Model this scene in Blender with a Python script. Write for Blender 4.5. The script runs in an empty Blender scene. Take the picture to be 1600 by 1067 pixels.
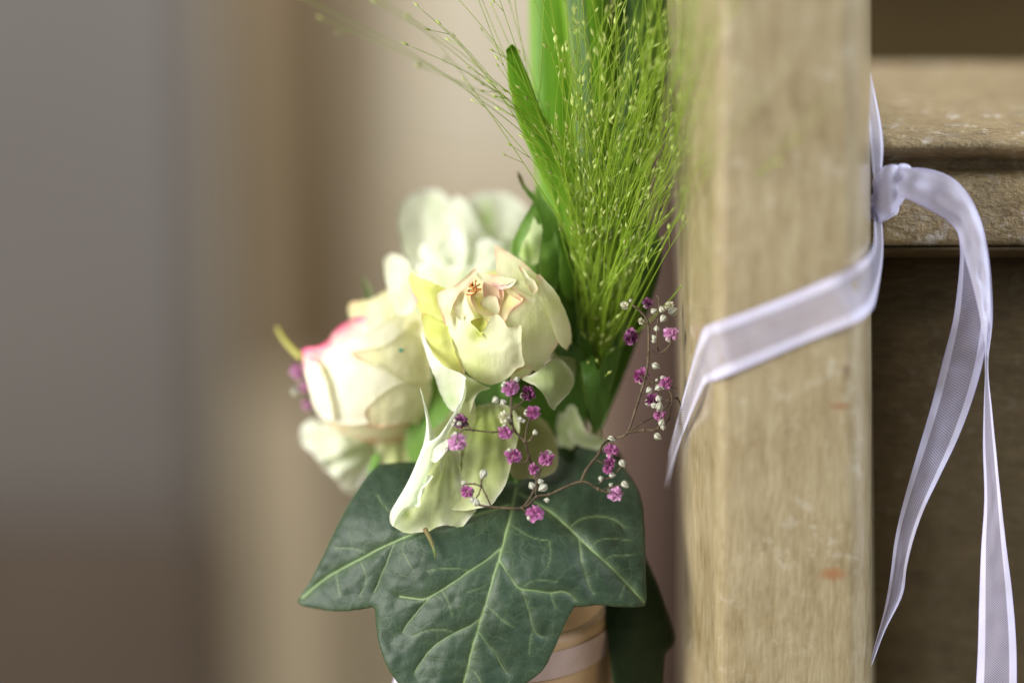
import bpy, math, random
import numpy as np
from mathutils import Vector, Matrix, noise
from mathutils.geometry import delaunay_2d_cdt

random.seed(7); RNG = np.random.default_rng(7)
sc = bpy.context.scene
R = math.radians

# ------------------------------------------------------------------ camera
D, LENS, PITCH, ZC = 0.65, 85.0, R(15.0), 0.85       # focus distance, lens, downward tilt, height of picture centre
S = 1600.0 / (D * 36.0 / LENS)                        # photo pixels per metre on the focus plane
FW = Vector((0, math.cos(PITCH), -math.sin(PITCH)))
UP = Vector((0, math.sin(PITCH), math.cos(PITCH)))
RT = Vector((1, 0, 0))
CAM = Vector((0, 0, ZC)) - FW * D
cd = bpy.data.cameras.new("camera"); cam = bpy.data.objects.new("camera", cd)
sc.collection.objects.link(cam)
cam.location = CAM; cam.rotation_euler = (R(90) - PITCH, 0, 0)
cd.lens = LENS; cd.sensor_width = 36.0; cd.clip_start = 0.02; cd.clip_end = 100
cd.dof.use_dof = True; cd.dof.focus_distance = D; cd.dof.aperture_fstop = 1.9
sc.camera = cam

# ------------------------------------------------------------------ light (a church interior with tall windows, plus an added wall fill: no sun, no sky)
w = bpy.data.worlds.new("World"); sc.world = w; w.use_nodes = True
w.node_tree.nodes["Background"].inputs[0].default_value = (0.90, 0.93, 1.0, 1)
w.node_tree.nodes["Background"].inputs[1].default_value = 0.23
def area(name, loc, target, size, size_y, power, col):
    ld = bpy.data.lights.new(name, 'AREA'); ld.shape = 'RECTANGLE'; ld.size = size; ld.size_y = size_y
    ld.energy = power; ld.color = col
    o = bpy.data.objects.new(name, ld); sc.collection.objects.link(o); o.location = loc
    o.rotation_euler = (Vector(target) - Vector(loc)).to_track_quat('-Z', 'Y').to_euler()
    return o
area("window_light_aisle", (-1.6, -1.0, 1.55), (0, 0, 0.88), 0.8, 1.5, 66, (1.0, 0.985, 0.94))
area("window_light_nave", (1.5, -0.30, 1.75), (0.05, 0, 0.9), 0.7, 1.4, 38, (0.84, 0.90, 1.0))
area("wall_fill_light", (-0.14, 0.95, 2.1), (-0.24, 1.5, 0.35), 0.8, 0.8, 19, (1.0, 0.95, 0.87))  # added lamp to brighten the wall and pier; no window there

sc.view_settings.view_transform = 'Standard'; sc.view_settings.look = 'None'
sc.view_settings.exposure = 0.45; sc.view_settings.gamma = 1.0
sc.render.engine = 'CYCLES'
sc.cycles.use_denoising = True
sc.cycles.max_bounces = 10; sc.cycles.transparent_max_bounces = 16
sc.cycles.sample_clamp_indirect = 4.0

# ------------------------------------------------------------------ helpers
def W(px, py, dz=0.0):
    """photo position and distance in front of the focus plane -> a point of the world"""
    k = (D - dz) / D / S
    return CAM + FW * (D - dz) + RT * ((px - 800.0) * k) + UP * ((533.5 - py) * k)
def WA(x, y, dz):
    k = (D - dz) / D / S
    d = (D - dz)[:, None]
    return (np.array(CAM)[None] + d * np.array(FW)[None] + ((x - 800.0) * k)[:, None] * np.array(RT)[None]
            + ((533.5 - y) * k)[:, None] * np.array(UP)[None])

def thing(name, label, cat, loc, group=None):
    o = bpy.data.objects.new(name, None); sc.collection.objects.link(o)
    o.empty_display_size = 0.01; o.location = loc
    o['label'] = label; o['category'] = cat
    if group: o['group'] = group
    return o
def origin_of(p):
    v = Vector((0, 0, 0))
    while p is not None: v += p.location; p = p.parent
    return v
def link(name, me, parent=None, loc=None):
    o = bpy.data.objects.new(name, me); sc.collection.objects.link(o)
    if parent is not None: o.parent = parent
    if loc is not None: o.location = loc
    return o
def mesh(name, verts, faces, mat, parent=None, smooth=True, attrs=None, uv=None):
    """verts in world coordinates"""
    me = bpy.data.meshes.new(name)
    v = np.asarray([tuple(p) for p in verts], dtype=float)
    if parent is None:
        off = v.mean(axis=0)
    else:
        off = np.array(origin_of(parent))
    v = v - off
    me.from_pydata(v.tolist(), [], faces); me.update()
    if smooth:
        me.polygons.foreach_set('use_smooth', [True] * len(me.polygons))
    for k, a in (attrs or {}).items():
        at = me.attributes.new(k, 'FLOAT', 'POINT'); at.data.foreach_set('value', np.asarray(a, dtype=np.float32))
    if uv is not None:
        l = me.uv_layers.new(name='UVMap')
        idx = np.zeros(len(me.loops), dtype=np.int32); me.loops.foreach_get('vertex_index', idx)
        l.data.foreach_set('uv', np.asarray(uv, dtype=np.float32)[idx].ravel())
    me.materials.append(mat)
    o = link(name, me, parent)
    if parent is None: o.location = off.tolist()
    return o
def solid(o, t, offset=-1):
    m = o.modifiers.new('thickness', 'SOLIDIFY'); m.thickness = t; m.offset = offset
    return o

def catmull(pts, step, closed=True):
    P = np.asarray(pts, dtype=float); n = len(P); out = []
    rng = range(n) if closed else range(n - 1)
    for i in rng:
        if closed: a, b, c, d = P[(i - 1) % n], P[i], P[(i + 1) % n], P[(i + 2) % n]
        else: a, b, c, d = P[max(i - 1, 0)], P[i], P[i + 1], P[min(i + 2, n - 1)]
        L = np.linalg.norm((c - b)[:2]); m = max(1, int(math.ceil(L / step)))
        for j in range(m):
            t = j / m
            out.append(0.5 * ((2 * b) + (-a + c) * t + (2 * a - 5 * b + 4 * c - d) * t * t + (-a + 3 * b - 3 * c + d) * t ** 3))
    if not closed: out.append(P[-1])
    return np.array(out)
def seg_dist(x, y, poly, closed=True):
    d = np.full(len(x), 1e9); n = len(poly)
    for i in range(n if closed else n - 1):
        a = poly[i][:2]; b = poly[(i + 1) % n][:2]; ab = b - a; L2 = float(ab @ ab) + 1e-9
        t = np.clip(((x - a[0]) * ab[0] + (y - a[1]) * ab[1]) / L2, 0, 1)
        d = np.minimum(d, np.hypot(x - a[0] - t * ab[0], y - a[1] - t * ab[1]))
    return d
def inside(x, y, poly):
    c = np.zeros(len(x), dtype=bool); n = len(poly); j = n - 1
    for i in range(n):
        xi, yi = poly[i][:2]; xj, yj = poly[j][:2]
        if yi != yj:
            k = ((yi > y) != (yj > y)) & (x < (xj - xi) * (y - yi) / (yj - yi) + xi)
            c ^= k
        j = i
    return c
def tps(ctrl):
    """smooth depth through control points (x, y, millimetres)"""
    C = np.asarray(ctrl, dtype=float); n = len(C)
    if n < 3: return lambda x, y: np.full(len(x), C[:, 2].mean() / 1000.0)
    def U(r2): return 0.5 * r2 * np.log(r2 + 1e-9)
    X = C[:, :2] / 100.0
    K = U(((X[:, None] - X[None]) ** 2).sum(-1)) + np.eye(n) * 0.02
    Pm = np.hstack([np.ones((n, 1)), X]); A = np.zeros((n + 3, n + 3)); A[:n, :n] = K; A[:n, n:] = Pm; A[n:, :n] = Pm.T
    s = np.linalg.lstsq(A, np.concatenate([C[:, 2], np.zeros(3)]), rcond=None)[0]
    def f(x, y):
        Q = np.stack([x, y], 1) / 100.0
        k = U(((Q[:, None] - X[None]) ** 2).sum(-1))
        return (k @ s[:n] + s[n] + Q @ s[n + 1:]) / 1000.0
    return f
def ell(cx, cy, ax, ay, zc, r, off=0.0):
    def f(x, y):
        q = ((x - cx) / ax) ** 2 + ((y - cy) / ay) ** 2
        return zc + r * np.sqrt(np.maximum(1 - q, 0.02)) - 0.006 * np.maximum(q - 0.98, 0) + off
    return f
def vnoise(x, y, s, seed):
    return np.array([noise.noise((a / s, b / s, seed)) for a, b in zip(x, y)])
_sd = [0]
def sheet(name, outline, dzf, parent, mat, step=4.0, jit=0.6, flare=0.0, flare_w=5.0, wrinkle=0.0, wscale=25.0,
          rim_w=6.0, rim_at=None, tint=None, rimvar=True, ribs=None, thick=0.0, extra=None):
    """a curved shell (petal, leaf) with the given outline, depth from dzf"""
    _sd[0] += 1; sd = _sd[0] * 3.17
    if isinstance(dzf, (list, tuple)): dzf = tps(dzf)
    O = catmull(outline, step)
    if jit:
        nx = vnoise(O[:, 0], O[:, 1], 9.0, sd); ny = vnoise(O[:, 0], O[:, 1], 9.0, sd + 50)
        O = O + np.stack([nx, ny], 1) * jit * 2.2
    x0, y0 = O.min(0); x1, y1 = O.max(0)
    gx, gy = [], []; r = 0; y = y0
    while y < y1:
        xs = np.arange(x0 + (r % 2) * step / 2, x1, step); gx.append(xs); gy.append(np.full(len(xs), y)); y += step * 0.87; r += 1
    gx = np.concatenate(gx); gy = np.concatenate(gy)
    k = inside(gx, gy, O); gx, gy = gx[k], gy[k]
    k = seg_dist(gx, gy, O) > step * 0.55; gx, gy = gx[k], gy[k]
    n = len(O)
    pts = [Vector(p[:2]) for p in O] + [Vector((a, b)) for a, b in zip(gx, gy)]
    V, E, F, *_ = delaunay_2d_cdt(pts, [], [list(range(n))], 1, 1e-5)
    x = np.array([v[0] for v in V]); y = np.array([v[1] for v in V])
    d = seg_dist(x, y, O)
    dz = dzf(x, y)
    if flare: dz = dz + flare * np.exp(-(d / flare_w) ** 1.0)
    if wrinkle: dz = dz + wrinkle * (vnoise(x, y, wscale, sd) + 0.5 * vnoise(x, y, wscale / 2.2, sd + 9))
    if ribs is not None:                                  # fine ribs fanning out from a base point
        bx, by, amp, num = ribs
        a = np.arctan2(y - by, x - bx); rr = np.hypot(x - bx, y - by)
        dz = dz + amp * np.sin(a * num + 2.0 * vnoise(x, y, 40, sd)) * np.clip(rr / 60, 0, 1)
    if extra is not None: dz = dz + extra(x, y, d)
    rim = np.exp(-d / rim_w)
    if rim_at is not None:
        m = np.zeros(len(x))
        for (cx, cy, rad) in rim_at: m = np.maximum(m, np.exp(-((x - cx) ** 2 + (y - cy) ** 2) / rad ** 2))
        rim = rim * m
    if rimvar: rim = rim * np.clip(0.6 + 1.5 * vnoise(x, y, 20, sd + 31), 0.0, 1.4)
    tn = np.zeros(len(x))
    for (cx, cy, rad, val) in (tint or []): tn = np.maximum(tn, val * np.exp(-((x - cx) ** 2 + (y - cy) ** 2) / rad ** 2))
    P = WA(x, y, dz)
    o = mesh(name, P, [list(f) for f in F], mat, parent, attrs={'rim': rim, 'tint': tn}, uv=np.stack([x, y], 1) / 100.0)
    if thick: solid(o, thick, 0)
    return o
def tube_data(pts, rad, seg=6, step=6.0, wscale=True):
    """pts: (px, py, mm)"""
    C = catmull(pts, step, closed=False)
    P = WA(C[:, 0], C[:, 1], C[:, 2] / 1000.0)
    return tube_world(P, rad, seg)
def tube_world(P, rad, seg=6):
    n = len(P); V, F = [], []
    for i in range(n):
        t = Vector(P[min(i + 1, n - 1)]) - Vector(P[max(i - 1, 0)])
        t.normalize(); a = t.cross(Vector((0.31, 0.9, 0.17))).normalized(); b = t.cross(a)
        f = i / max(n - 1, 1); r = rad(f) if callable(rad) else rad
        for j in range(seg):
            an = 2 * math.pi * j / seg
            V.append(Vector(P[i]) + (a * math.cos(an) + b * math.sin(an)) * r)
    for i in range(n - 1):
        for j in range(seg):
            F.append([i * seg + j, i * seg + (j + 1) % seg, (i + 1) * seg + (j + 1) % seg, (i + 1) * seg + j])
    F.append(list(range(seg))[::-1]); F.append([(n - 1) * seg + j for j in range(seg)])
    return V, F
def join(parts):
    V, F = [], []
    for v, f in parts:
        o = len(V); V += list(v); F += [[i + o for i in q] for q in f]
    return V, F
def strip(name, left, right, parent, mat, n=60, m=12, bow=0.0, crease=0.0, seed=0, fray=0.0):
    """a ribbon between two edge lines of (px, py, mm)"""
    def resample(P):
        C = catmull(P, 4.0, closed=False)
        if fray and P is right: C[:, 0] += np.array([fray * (noise.noise((q[0] / 9.0, q[1] / 9.0, seed)) + 0.6 * noise.noise((q[0] / 4.0, q[1] / 4.0, seed + 5))) for q in C])
        Lc = np.concatenate([[0], np.cumsum(np.linalg.norm(np.diff(C, axis=0), axis=1))])
        t = np.linspace(0, Lc[-1], n); return np.stack([np.interp(t, Lc, C[:, k]) for k in range(3)], 1)
    A, B = resample(left), resample(right); V, F, UV = [], [], []
    Ln = np.concatenate([[0], np.cumsum(np.linalg.norm(np.diff((A + B) / 2, axis=0)[:, :2], axis=1))])
    for i in range(n):
        for j in range(m):
            u = j / (m - 1); p = A[i] * (1 - u) + B[i] * u
            z = p[2] + bow * 4 * u * (1 - u) + crease * noise.noise((Ln[i] / 45, u * 2.2, seed)) * (0.4 + 2.4 * u * (1 - u))
            V.append(W(p[0], p[1], z / 1000.0)); UV.append((u, Ln[i] / 65.0))
    for i in range(n - 1):
        for j in range(m - 1):
            F.append([i * m + j, i * m + j + 1, (i + 1) * m + j + 1, (i + 1) * m + j])
    return mesh(name, V, F, mat, parent, uv=UV)
def box_data(c, s):
    cx, cy, cz = c; a, b, h = s[0] / 2, s[1] / 2, s[2] / 2
    V = [(cx + i * a, cy + j * b, cz + k * h) for k in (-1, 1) for j in (-1, 1) for i in (-1, 1)]
    return V, [[0, 2, 3, 1], [4, 5, 7, 6], [0, 1, 5, 4], [2, 6, 7, 3], [0, 4, 6, 2], [1, 3, 7, 5]]
def bevel(o, wd, seg=3):
    m = o.modifiers.new('bevel', 'BEVEL'); m.width = wd; m.segments = seg; m.limit_method = 'ANGLE'; m.angle_limit = R(35)
    return o

# ------------------------------------------------------------------ materials
class NT:
    def __init__(s, name):
        s.m = bpy.data.materials.new(name); s.m.use_nodes = True; s.t = s.m.node_tree
        s.b = s.t.nodes['Principled BSDF']; s.out = s.t.nodes['Material Output']
    def n(s, ty, **kw):
        x = s.t.nodes.new(ty)
        for k, v in kw.items():
            if k in x.inputs: x.inputs[k].default_value = v
            else: setattr(x, k, v)
        return x
    def l(s, a, b): s.t.links.new(a, b)
    def attr(s, name): return s.n('ShaderNodeAttribute', attribute_name=name).outputs['Fac']
    def coord(s, scale, kind='Object', rot=None):
        c = s.n('ShaderNodeTexCoord'); mp = s.n('ShaderNodeMapping'); mp.inputs['Scale'].default_value = scale
        if rot: mp.inputs['Rotation'].default_value = rot
        s.l(c.outputs[kind], mp.inputs['Vector']); return mp.outputs[0]
    def noise(s, vec, scale, detail=4, rough=0.55, dist=0.0):
        x = s.n('ShaderNodeTexNoise'); x.inputs['Scale'].default_value = scale; x.inputs['Detail'].default_value = detail
        x.inputs['Roughness'].default_value = rough; x.inputs['Distortion'].default_value = dist
        if vec is not None: s.l(vec, x.inputs['Vector'])
        return x.outputs['Fac']
    def ramp(s, fac, stops):
        x = s.n('ShaderNodeValToRGB'); e = x.color_ramp.elements
        while len(e) < len(stops): e.new(0.5)
        for q, (p, c) in zip(e, stops):
            q.position = p; q.color = (c, c, c, 1) if isinstance(c, (int, float)) else (*c, 1)
        s.l(fac, x.inputs[0]); return x.outputs[0]
    def mix(s, fac, a, b, mode='MIX'):
        x = s.n('ShaderNodeMix', data_type='RGBA', blend_type=mode)
        for sock, v in ((x.inputs[0], fac), (x.inputs[6], a), (x.inputs[7], b)):
            if isinstance(v, (int, float)): sock.default_value = v if sock == x.inputs[0] else (v, v, v, 1)
            elif isinstance(v, tuple): sock.default_value = (*v, 1)
            else: s.l(v, sock)
        return x.outputs[2]
    def math(s, op, a, b=0.0):
        x = s.n('ShaderNodeMath', operation=op)
        for i, v in enumerate((a, b)):
            if isinstance(v, (int, float)): x.inputs[i].default_value = v
            else: s.l(v, x.inputs[i])
        return x.outputs[0]
    def bump(s, h, strength, dist):
        x = s.n('ShaderNodeBump'); x.inputs['Strength'].default_value = strength; x.inputs['Distance'].default_value = dist
        s.l(h, x.inputs['Height']); return x.outputs[0]

def petal_mat(name, body, base, rim, trans=0.35, rough=0.5, streak=0.25):
    k = NT(name)
    v = k.coord((1, 1, 1), 'UV')
    st = k.noise(k.coord((7, 0.9, 1), 'UV'), 3.2, 5, 0.62, 0.5)
    vn = k.ramp(k.noise(k.coord((16, 1.3, 1), 'UV'), 1.6, 4, 0.6, 0.8), [(0.50, 0.0), (0.60, 1.0)])
    c = k.mix(k.math('MULTIPLY', st, streak), body, tuple(b * 0.9 + a * 0.1 for a, b in zip(body, base)))
    c = k.mix(k.math('MULTIPLY', vn, 0.10), c, base)
    c = k.mix(k.math('MINIMUM', k.attr('tint'), 1.0), c, base)
    rimf = k.math('MINIMUM', k.attr('rim'), 1.0)
    c = k.mix(rimf, c, rim)
    k.l(c, k.b.inputs['Base Color']); k.b.inputs['Roughness'].default_value = rough
    k.b.inputs['Specular IOR Level'].default_value = 0.25
    fine = k.noise(k.coord((1, 1, 1), 'UV'), 22, 4, 0.6)
    bm = k.bump(k.math('ADD', k.math('MULTIPLY', fine, 0.5), k.math('MULTIPLY', st, 0.45)), 0.3, 0.0007); k.l(bm, k.b.inputs['Normal'])
    tr = k.n('ShaderNodeBsdfTranslucent'); k.l(c, tr.inputs[0]); k.l(bm, tr.inputs[1])
    mx = k.n('ShaderNodeMixShader'); mx.inputs[0].default_value = trans
    k.l(k.b.outputs[0], mx.inputs[1]); k.l(tr.outputs[0], mx.inputs[2]); k.l(mx.outputs[0], k.out.inputs[0])
    return k.m
def leaf_mat(name, c1, c2, rim=(0.2, 0.3, 0.05), trans=0.3, rough=0.45, spec=0.35, along=(8, 0.5, 1)):
    k = NT(name)
    a = k.noise(k.coord(along, 'UV'), 3.0, 4, 0.55); b = k.noise(k.coord((1, 1, 1), 'UV'), 1.1, 3)
    c = k.mix(k.ramp(k.math('ADD', k.math('MULTIPLY', a, 0.6), k.math('MULTIPLY', b, 0.4)), [(0.35, 0.0), (0.68, 1.0)]), c1, c2)
    c = k.mix(k.math('MINIMUM', k.attr('rim'), 0.8), c, rim)
    c = k.mix(k.math('MINIMUM', k.attr('tint'), 1.0), c, (0.16, 0.07, 0.04))
    k.l(c, k.b.inputs['Base Color']); k.b.inputs['Roughness'].default_value = rough; k.b.inputs['Specular IOR Level'].default_value = spec
    bm = k.bump(a, 0.3, 0.0008); k.l(bm, k.b.inputs['Normal'])
    tr = k.n('ShaderNodeBsdfTranslucent'); k.l(k.mix(0.5, c, (0.2, 0.45, 0.03)), tr.inputs[0])
    mx = k.n('ShaderNodeMixShader'); mx.inputs[0].default_value = trans
    k.l(k.b.outputs[0], mx.inputs[1]); k.l(tr.outputs[0], mx.inputs[2]); k.l(mx.outputs[0], k.out.inputs[0])
    return k.m
def plain_mat(name, col, rough=0.6, var=0.0, col2=None, scale=400, spec=0.3, trans=0.0, rnd=0.0):
    k = NT(name); c = col
    if col2: c = k.mix(k.ramp(k.noise(k.coord((1, 1, 1)), scale, 3), [(0.35, 0.0), (0.65, 1.0)]), col, col2)
    if rnd:
        oi = k.n('ShaderNodeObjectInfo'); h = k.n('ShaderNodeHueSaturation')
        k.l(k.math('ADD', 1.0 - rnd, k.math('MULTIPLY', oi.outputs['Random'], 2 * rnd)), h.inputs['Value'])
        if isinstance(c, tuple): h.inputs['Color'].default_value = (*c, 1)
        else: k.l(c, h.inputs['Color'])
        c = h.outputs[0]
    if isinstance(c, tuple): k.b.inputs['Base Color'].default_value = (*c, 1)
    else: k.l(c, k.b.inputs['Base Color'])
    k.b.inputs['Roughness'].default_value = rough; k.b.inputs['Specular IOR Level'].default_value = spec
    if trans:
        tr = k.n('ShaderNodeBsdfTranslucent')
        if isinstance(c, tuple): tr.inputs[0].default_value = (*c, 1)
        else: k.l(c, tr.inputs[0])
        mx = k.n('ShaderNodeMixShader'); mx.inputs[0].default_value = trans
        k.l(k.b.outputs[0], mx.inputs[1]); k.l(tr.outputs[0], mx.inputs[2]); k.l(mx.outputs[0], k.out.inputs[0])
    return k.m
def wood_mat(name, light, mid, dark, stretch, fleck=(0.75, 0.73, 0.68), fleck_amt=0.0, rough=0.38, spec=0.45, coat=0.25, bump=0.25, knots=()):
    k = NT(name); v = k.coord(stretch)
    fib = k.noise(k.coord(tuple(q * 5.5 if q > 100 else q * 1.6 for q in stretch)), 1.0, 5, 0.65)
    g = k.noise(v, 1.0, 8, 0.62, 0.4); g2 = k.noise(v, 3.7, 5, 0.6, 0.2); mott = k.noise(k.coord((1, 1, 1)), 42, 4, 0.6)
    f = k.math('ADD', k.math('ADD', k.math('MULTIPLY', g, 0.5), k.math('MULTIPLY', g2, 0.22)), k.math('MULTIPLY', mott, 0.28))
    c = k.ramp(f, [(0.36, dark), (0.47, mid), (0.615, light)])
    c = k.mix(k.math('MULTIPLY', k.ramp(fib, [(0.46, 0.0), (0.66, 1.0)]), 0.40), c, dark)
    c = k.mix(k.math('MULTIPLY', k.ramp(fib, [(0.30, 1.0), (0.44, 0.0)]), 0.35), c, tuple(min(1, q * 1.35) for q in light))
    if fleck_amt:
        fl = k.ramp(k.noise(k.coord((1, 1, 1)), 190, 4, 0.7), [(0.55, 0.0), (0.66, 1.0)])
        fl2 = k.ramp(k.noise(k.coord((1, 1, 1)), 37, 3, 0.6), [(0.40, 0.0), (0.60, 1.0)])
        c = k.mix(k.math('MULTIPLY', k.math('MULTIPLY', fl, fl2), fleck_amt), c, fleck)
        dk = k.ramp(k.noise(k.coord((1, 1, 1)), 260, 3, 0.6), [(0.30, 1.0), (0.38, 0.0)])
        c = k.mix(k.math('MULTIPLY', dk, 0.35 * fleck_amt), c, tuple(x * 0.45 for x in dark))
    for (loc, sx, sz, col) in knots:                      # small worn spots of the wood
        mp = k.n('ShaderNodeMapping'); tc = k.n('ShaderNodeTexCoord'); k.l(tc.outputs['Object'], mp.inputs[0])
        mp.inputs['Location'].default_value = (-loc[0] / sx, 0, -loc[2] / sz); mp.inputs['Scale'].default_value = (1 / sx, 0, 1 / sz)
        ln = k.n('ShaderNodeVectorMath', operation='LENGTH'); k.l(mp.outputs[0], ln.inputs[0])
        d = k.math('ADD', ln.outputs['Value'], k.math('MULTIPLY', k.math('SUBTRACT', mott, 0.5), 1.6))
        c = k.mix(k.ramp(d, [(0.35, 0.85), (1.0, 0.0)]), c, col)
    k.l(c, k.b.inputs['Base Color']); k.b.inputs['Specular IOR Level'].default_value = spec
    k.b.inputs['Coat Weight'].default_value = coat; k.b.inputs['Coat Roughness'].default_value = 0.20; k.b.inputs['Coat IOR'].default_value = 1.65
    k.l(k.math('ADD', rough - 0.1, k.math('MULTIPLY', g2, 0.25)), k.b.inputs['Roughness'])
    k.l(k.bump(k.math('ADD', g2, k.math('MULTIPLY', mott, 1.2)), bump, 0.002), k.b.inputs['Normal'])
    return k.m
def ribbon_mat(name, sheer=0.55, mid=(0.70, 0.67, 0.80), edge_c=(0.78, 0.76, 0.95)):
    k = NT(name)
    tc = k.n('ShaderNodeTexCoord'); sp = k.n('ShaderNodeSeparateXYZ'); k.l(tc.outputs['UV'], sp.inputs[0])
    u, v = sp.outputs[0], sp.outputs[1]
    e = k.math('MULTIPLY', k.math('ABSOLUTE', k.math('SUBTRACT', u, 0.5)), 2.0)           # 0 centre, 1 edge
    sat = k.ramp(e, [(0.60, 0.0), (0.64, 1.0)])
    w1 = k.math('SINE', k.math('MULTIPLY', u, 130.0)); w2 = k.math('SINE', k.math('MULTIPLY', k.math('ADD', v, k.math('MULTIPLY', u, 0.35)), 105.0))
    weave = k.math('ADD', k.math('MULTIPLY', k.math('MULTIPLY', w1, w2), 0.5), 0.5)
    edge = k.ramp(e, [(0.955, 0.0), (0.985, 1.0)])
    c = k.mix(sat, mid, edge_c); c = k.mix(k.math('MULTIPLY', edge, 0.55), c, (0.45, 0.40, 0.88))
    k.l(c, k.b.inputs['Base Color']); k.b.inputs['Roughness'].default_value = 0.42
    k.b.inputs['Sheen Weight'].default_value = 0.4; k.b.inputs['Specular IOR Level'].default_value = 0.5
    wv = k.math('SINE', k.math('MULTIPLY', v, 420.0))
    k.l(k.bump(k.math('ADD', k.math('MULTIPLY', wv, 0.4), weave), 0.30, 0.0004), k.b.inputs['Normal'])
    tl = k.n('ShaderNodeBsdfTranslucent'); k.l(c, tl.inputs[0])
    m1 = k.n('ShaderNodeMixShader'); m1.inputs[0].default_value = 0.35
    k.l(k.b.outputs[0], m1.inputs[1]); k.l(tl.outputs[0], m1.inputs[2])
    tp = k.n('ShaderNodeBsdfTransparent'); m2 = k.n('ShaderNodeMixShader')
    al = k.math('MULTIPLY', k.math('SUBTRACT', 1.0, sat), k.math('ADD', sheer - 0.28, k.math('MULTIPLY', weave, 0.56)))
    k.l(k.math('ADD', al, k.math('MULTIPLY', sat, 0.06)), m2.inputs[0]); k.l(m1.outputs[0], m2.inputs[1]); k.l(tp.outputs[0], m2.inputs[2])
    k.l(m2.outputs[0], k.out.inputs[0])
    return k.m

# ------------------------------------------------------------------ the church behind: floor, side wall with pilaster, column, wooden post
M_plaster = plain_mat('tan_plaster', (0.345, 0.290, 0.200), 0.8, col2=(0.30, 0.25, 0.172), scale=2.5)
M_floor = plain_mat('stone_floor', (0.30, 0.25, 0.18), 0.55, col2=(0.25, 0.20, 0.145), scale=3.0)
M_pale = plain_mat('pale_limestone', (0.42, 0.375, 0.29), 0.8, col2=(0.38, 0.335, 0.255), scale=4.0)
M_grey = plain_mat('grey_stone', (0.125, 0.114, 0.106), 0.8, col2=(0.108, 0.098, 0.090), scale=3.0)
M_darkwood = plain_mat('dark_oak', (0.085, 0.055, 0.028), 0.5, col2=(0.06, 0.038, 0.02), scale=8)
M_brown = plain_mat('brown_oak', (0.105, 0.070, 0.032), 0.6, col2=(0.085, 0.055, 0.025), scale=8)
V, F = box_data((0, 2.0, -0.02), (9, 9, 0.04))
o = mesh('floor', V, F, M_floor, smooth=False); o['kind'] = 'structure'
YW = 1.50
V, F = box_data((0.5, YW + 0.15, 2.0), (6, 0.30, 4.0))
o = mesh('wall', V, F, M_plaster, smooth=False); o['kind'] = 'structure'
def lathe(c, prof, seg=32):
    V, F = [], []
    for (r, z) in prof:
        for j in range(seg):
            a = 2 * math.pi * j / seg; V.append((c[0] + r * math.cos(a), c[1] + r * math.sin(a), c[2] + z))
    for i in range(len(prof) - 1):
        for j in range(seg):
            F.append([i * seg + j, i * seg + (j + 1) % seg, (i + 1) * seg + (j + 1) % seg, (i + 1) * seg + j])
    F.append(list(range(seg))[::-1]); F.append([(len(prof) - 1) * seg + j for j in range(seg)])
    return V, F
def xw(px): return (px - 800) / S * (YW + 0.63) / D
def zw(py): return W(800, py, -(YW + 0.45) / math.cos(PITCH) * 0.72).z
# a pale stone pilaster on the wall, behind the top of the flowers
t = thing('stone_pilaster', 'pale blurred stone pilaster on the wall behind the top of the flowers', 'pilaster', (xw(760), YW, 0))
V, F = box_data(((xw(640) + xw(905)) / 2, YW - 0.03, 2.05), (xw(905) - xw(640), 0.06, 2.9)); bevel(mesh('shaft', V, F, M_pale, t, smooth=False), 0.008)
V, F = box_data(((xw(640) + xw(905)) / 2, YW - 0.04, 0.30), (xw(905) - xw(640) + 0.02, 0.08, 0.60)); bevel(mesh('plinth', V, F, M_plaster, t, smooth=False), 0.01)
# a grey stone pier on the left
t = thing('stone_pier', 'grey blurred square stone pier at the far left behind the flowers', 'pier', (xw(60), YW - 0.02, 0))
V, F = box_data(((xw(-170) + xw(318)) / 2, YW - 0.02, 1.645), (xw(330) - xw(-170), 0.04, 2.71)); bevel(mesh('shaft', V, F, M_grey, t, smooth=False), 0.012, 4)
V, F = box_data(((xw(-170) + xw(318)) / 2, YW - 0.026, 0.145), (xw(330) - xw(-170) + 0.012, 0.052, 0.29)); bevel(mesh('base', V, F, plain_mat('brown_plinth', (0.085, 0.064, 0.048), 0.7, col2=(0.07, 0.051, 0.038), scale=6), t, smooth=False), 0.01)
# an upright oak post against the wall between column and pilaster
t = thing('wooden_post', 'brown blurred upright oak post against the wall left of the flowers', 'post', (xw(430), YW - 0.03, 0))
V, F = box_data((xw(461), YW - 0.03, 1.70), (xw(522) - xw(400), 0.06, 2.56)); bevel(mesh('shaft', V, F, M_brown, t, smooth=False), 0.006)
V, F = box_data((xw(461), YW - 0.035, 0.21), (xw(530) - xw(392), 0.07, 0.42)); bevel(mesh('plinth', V, F, M_plaster, t, smooth=False), 0.008)

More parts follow.
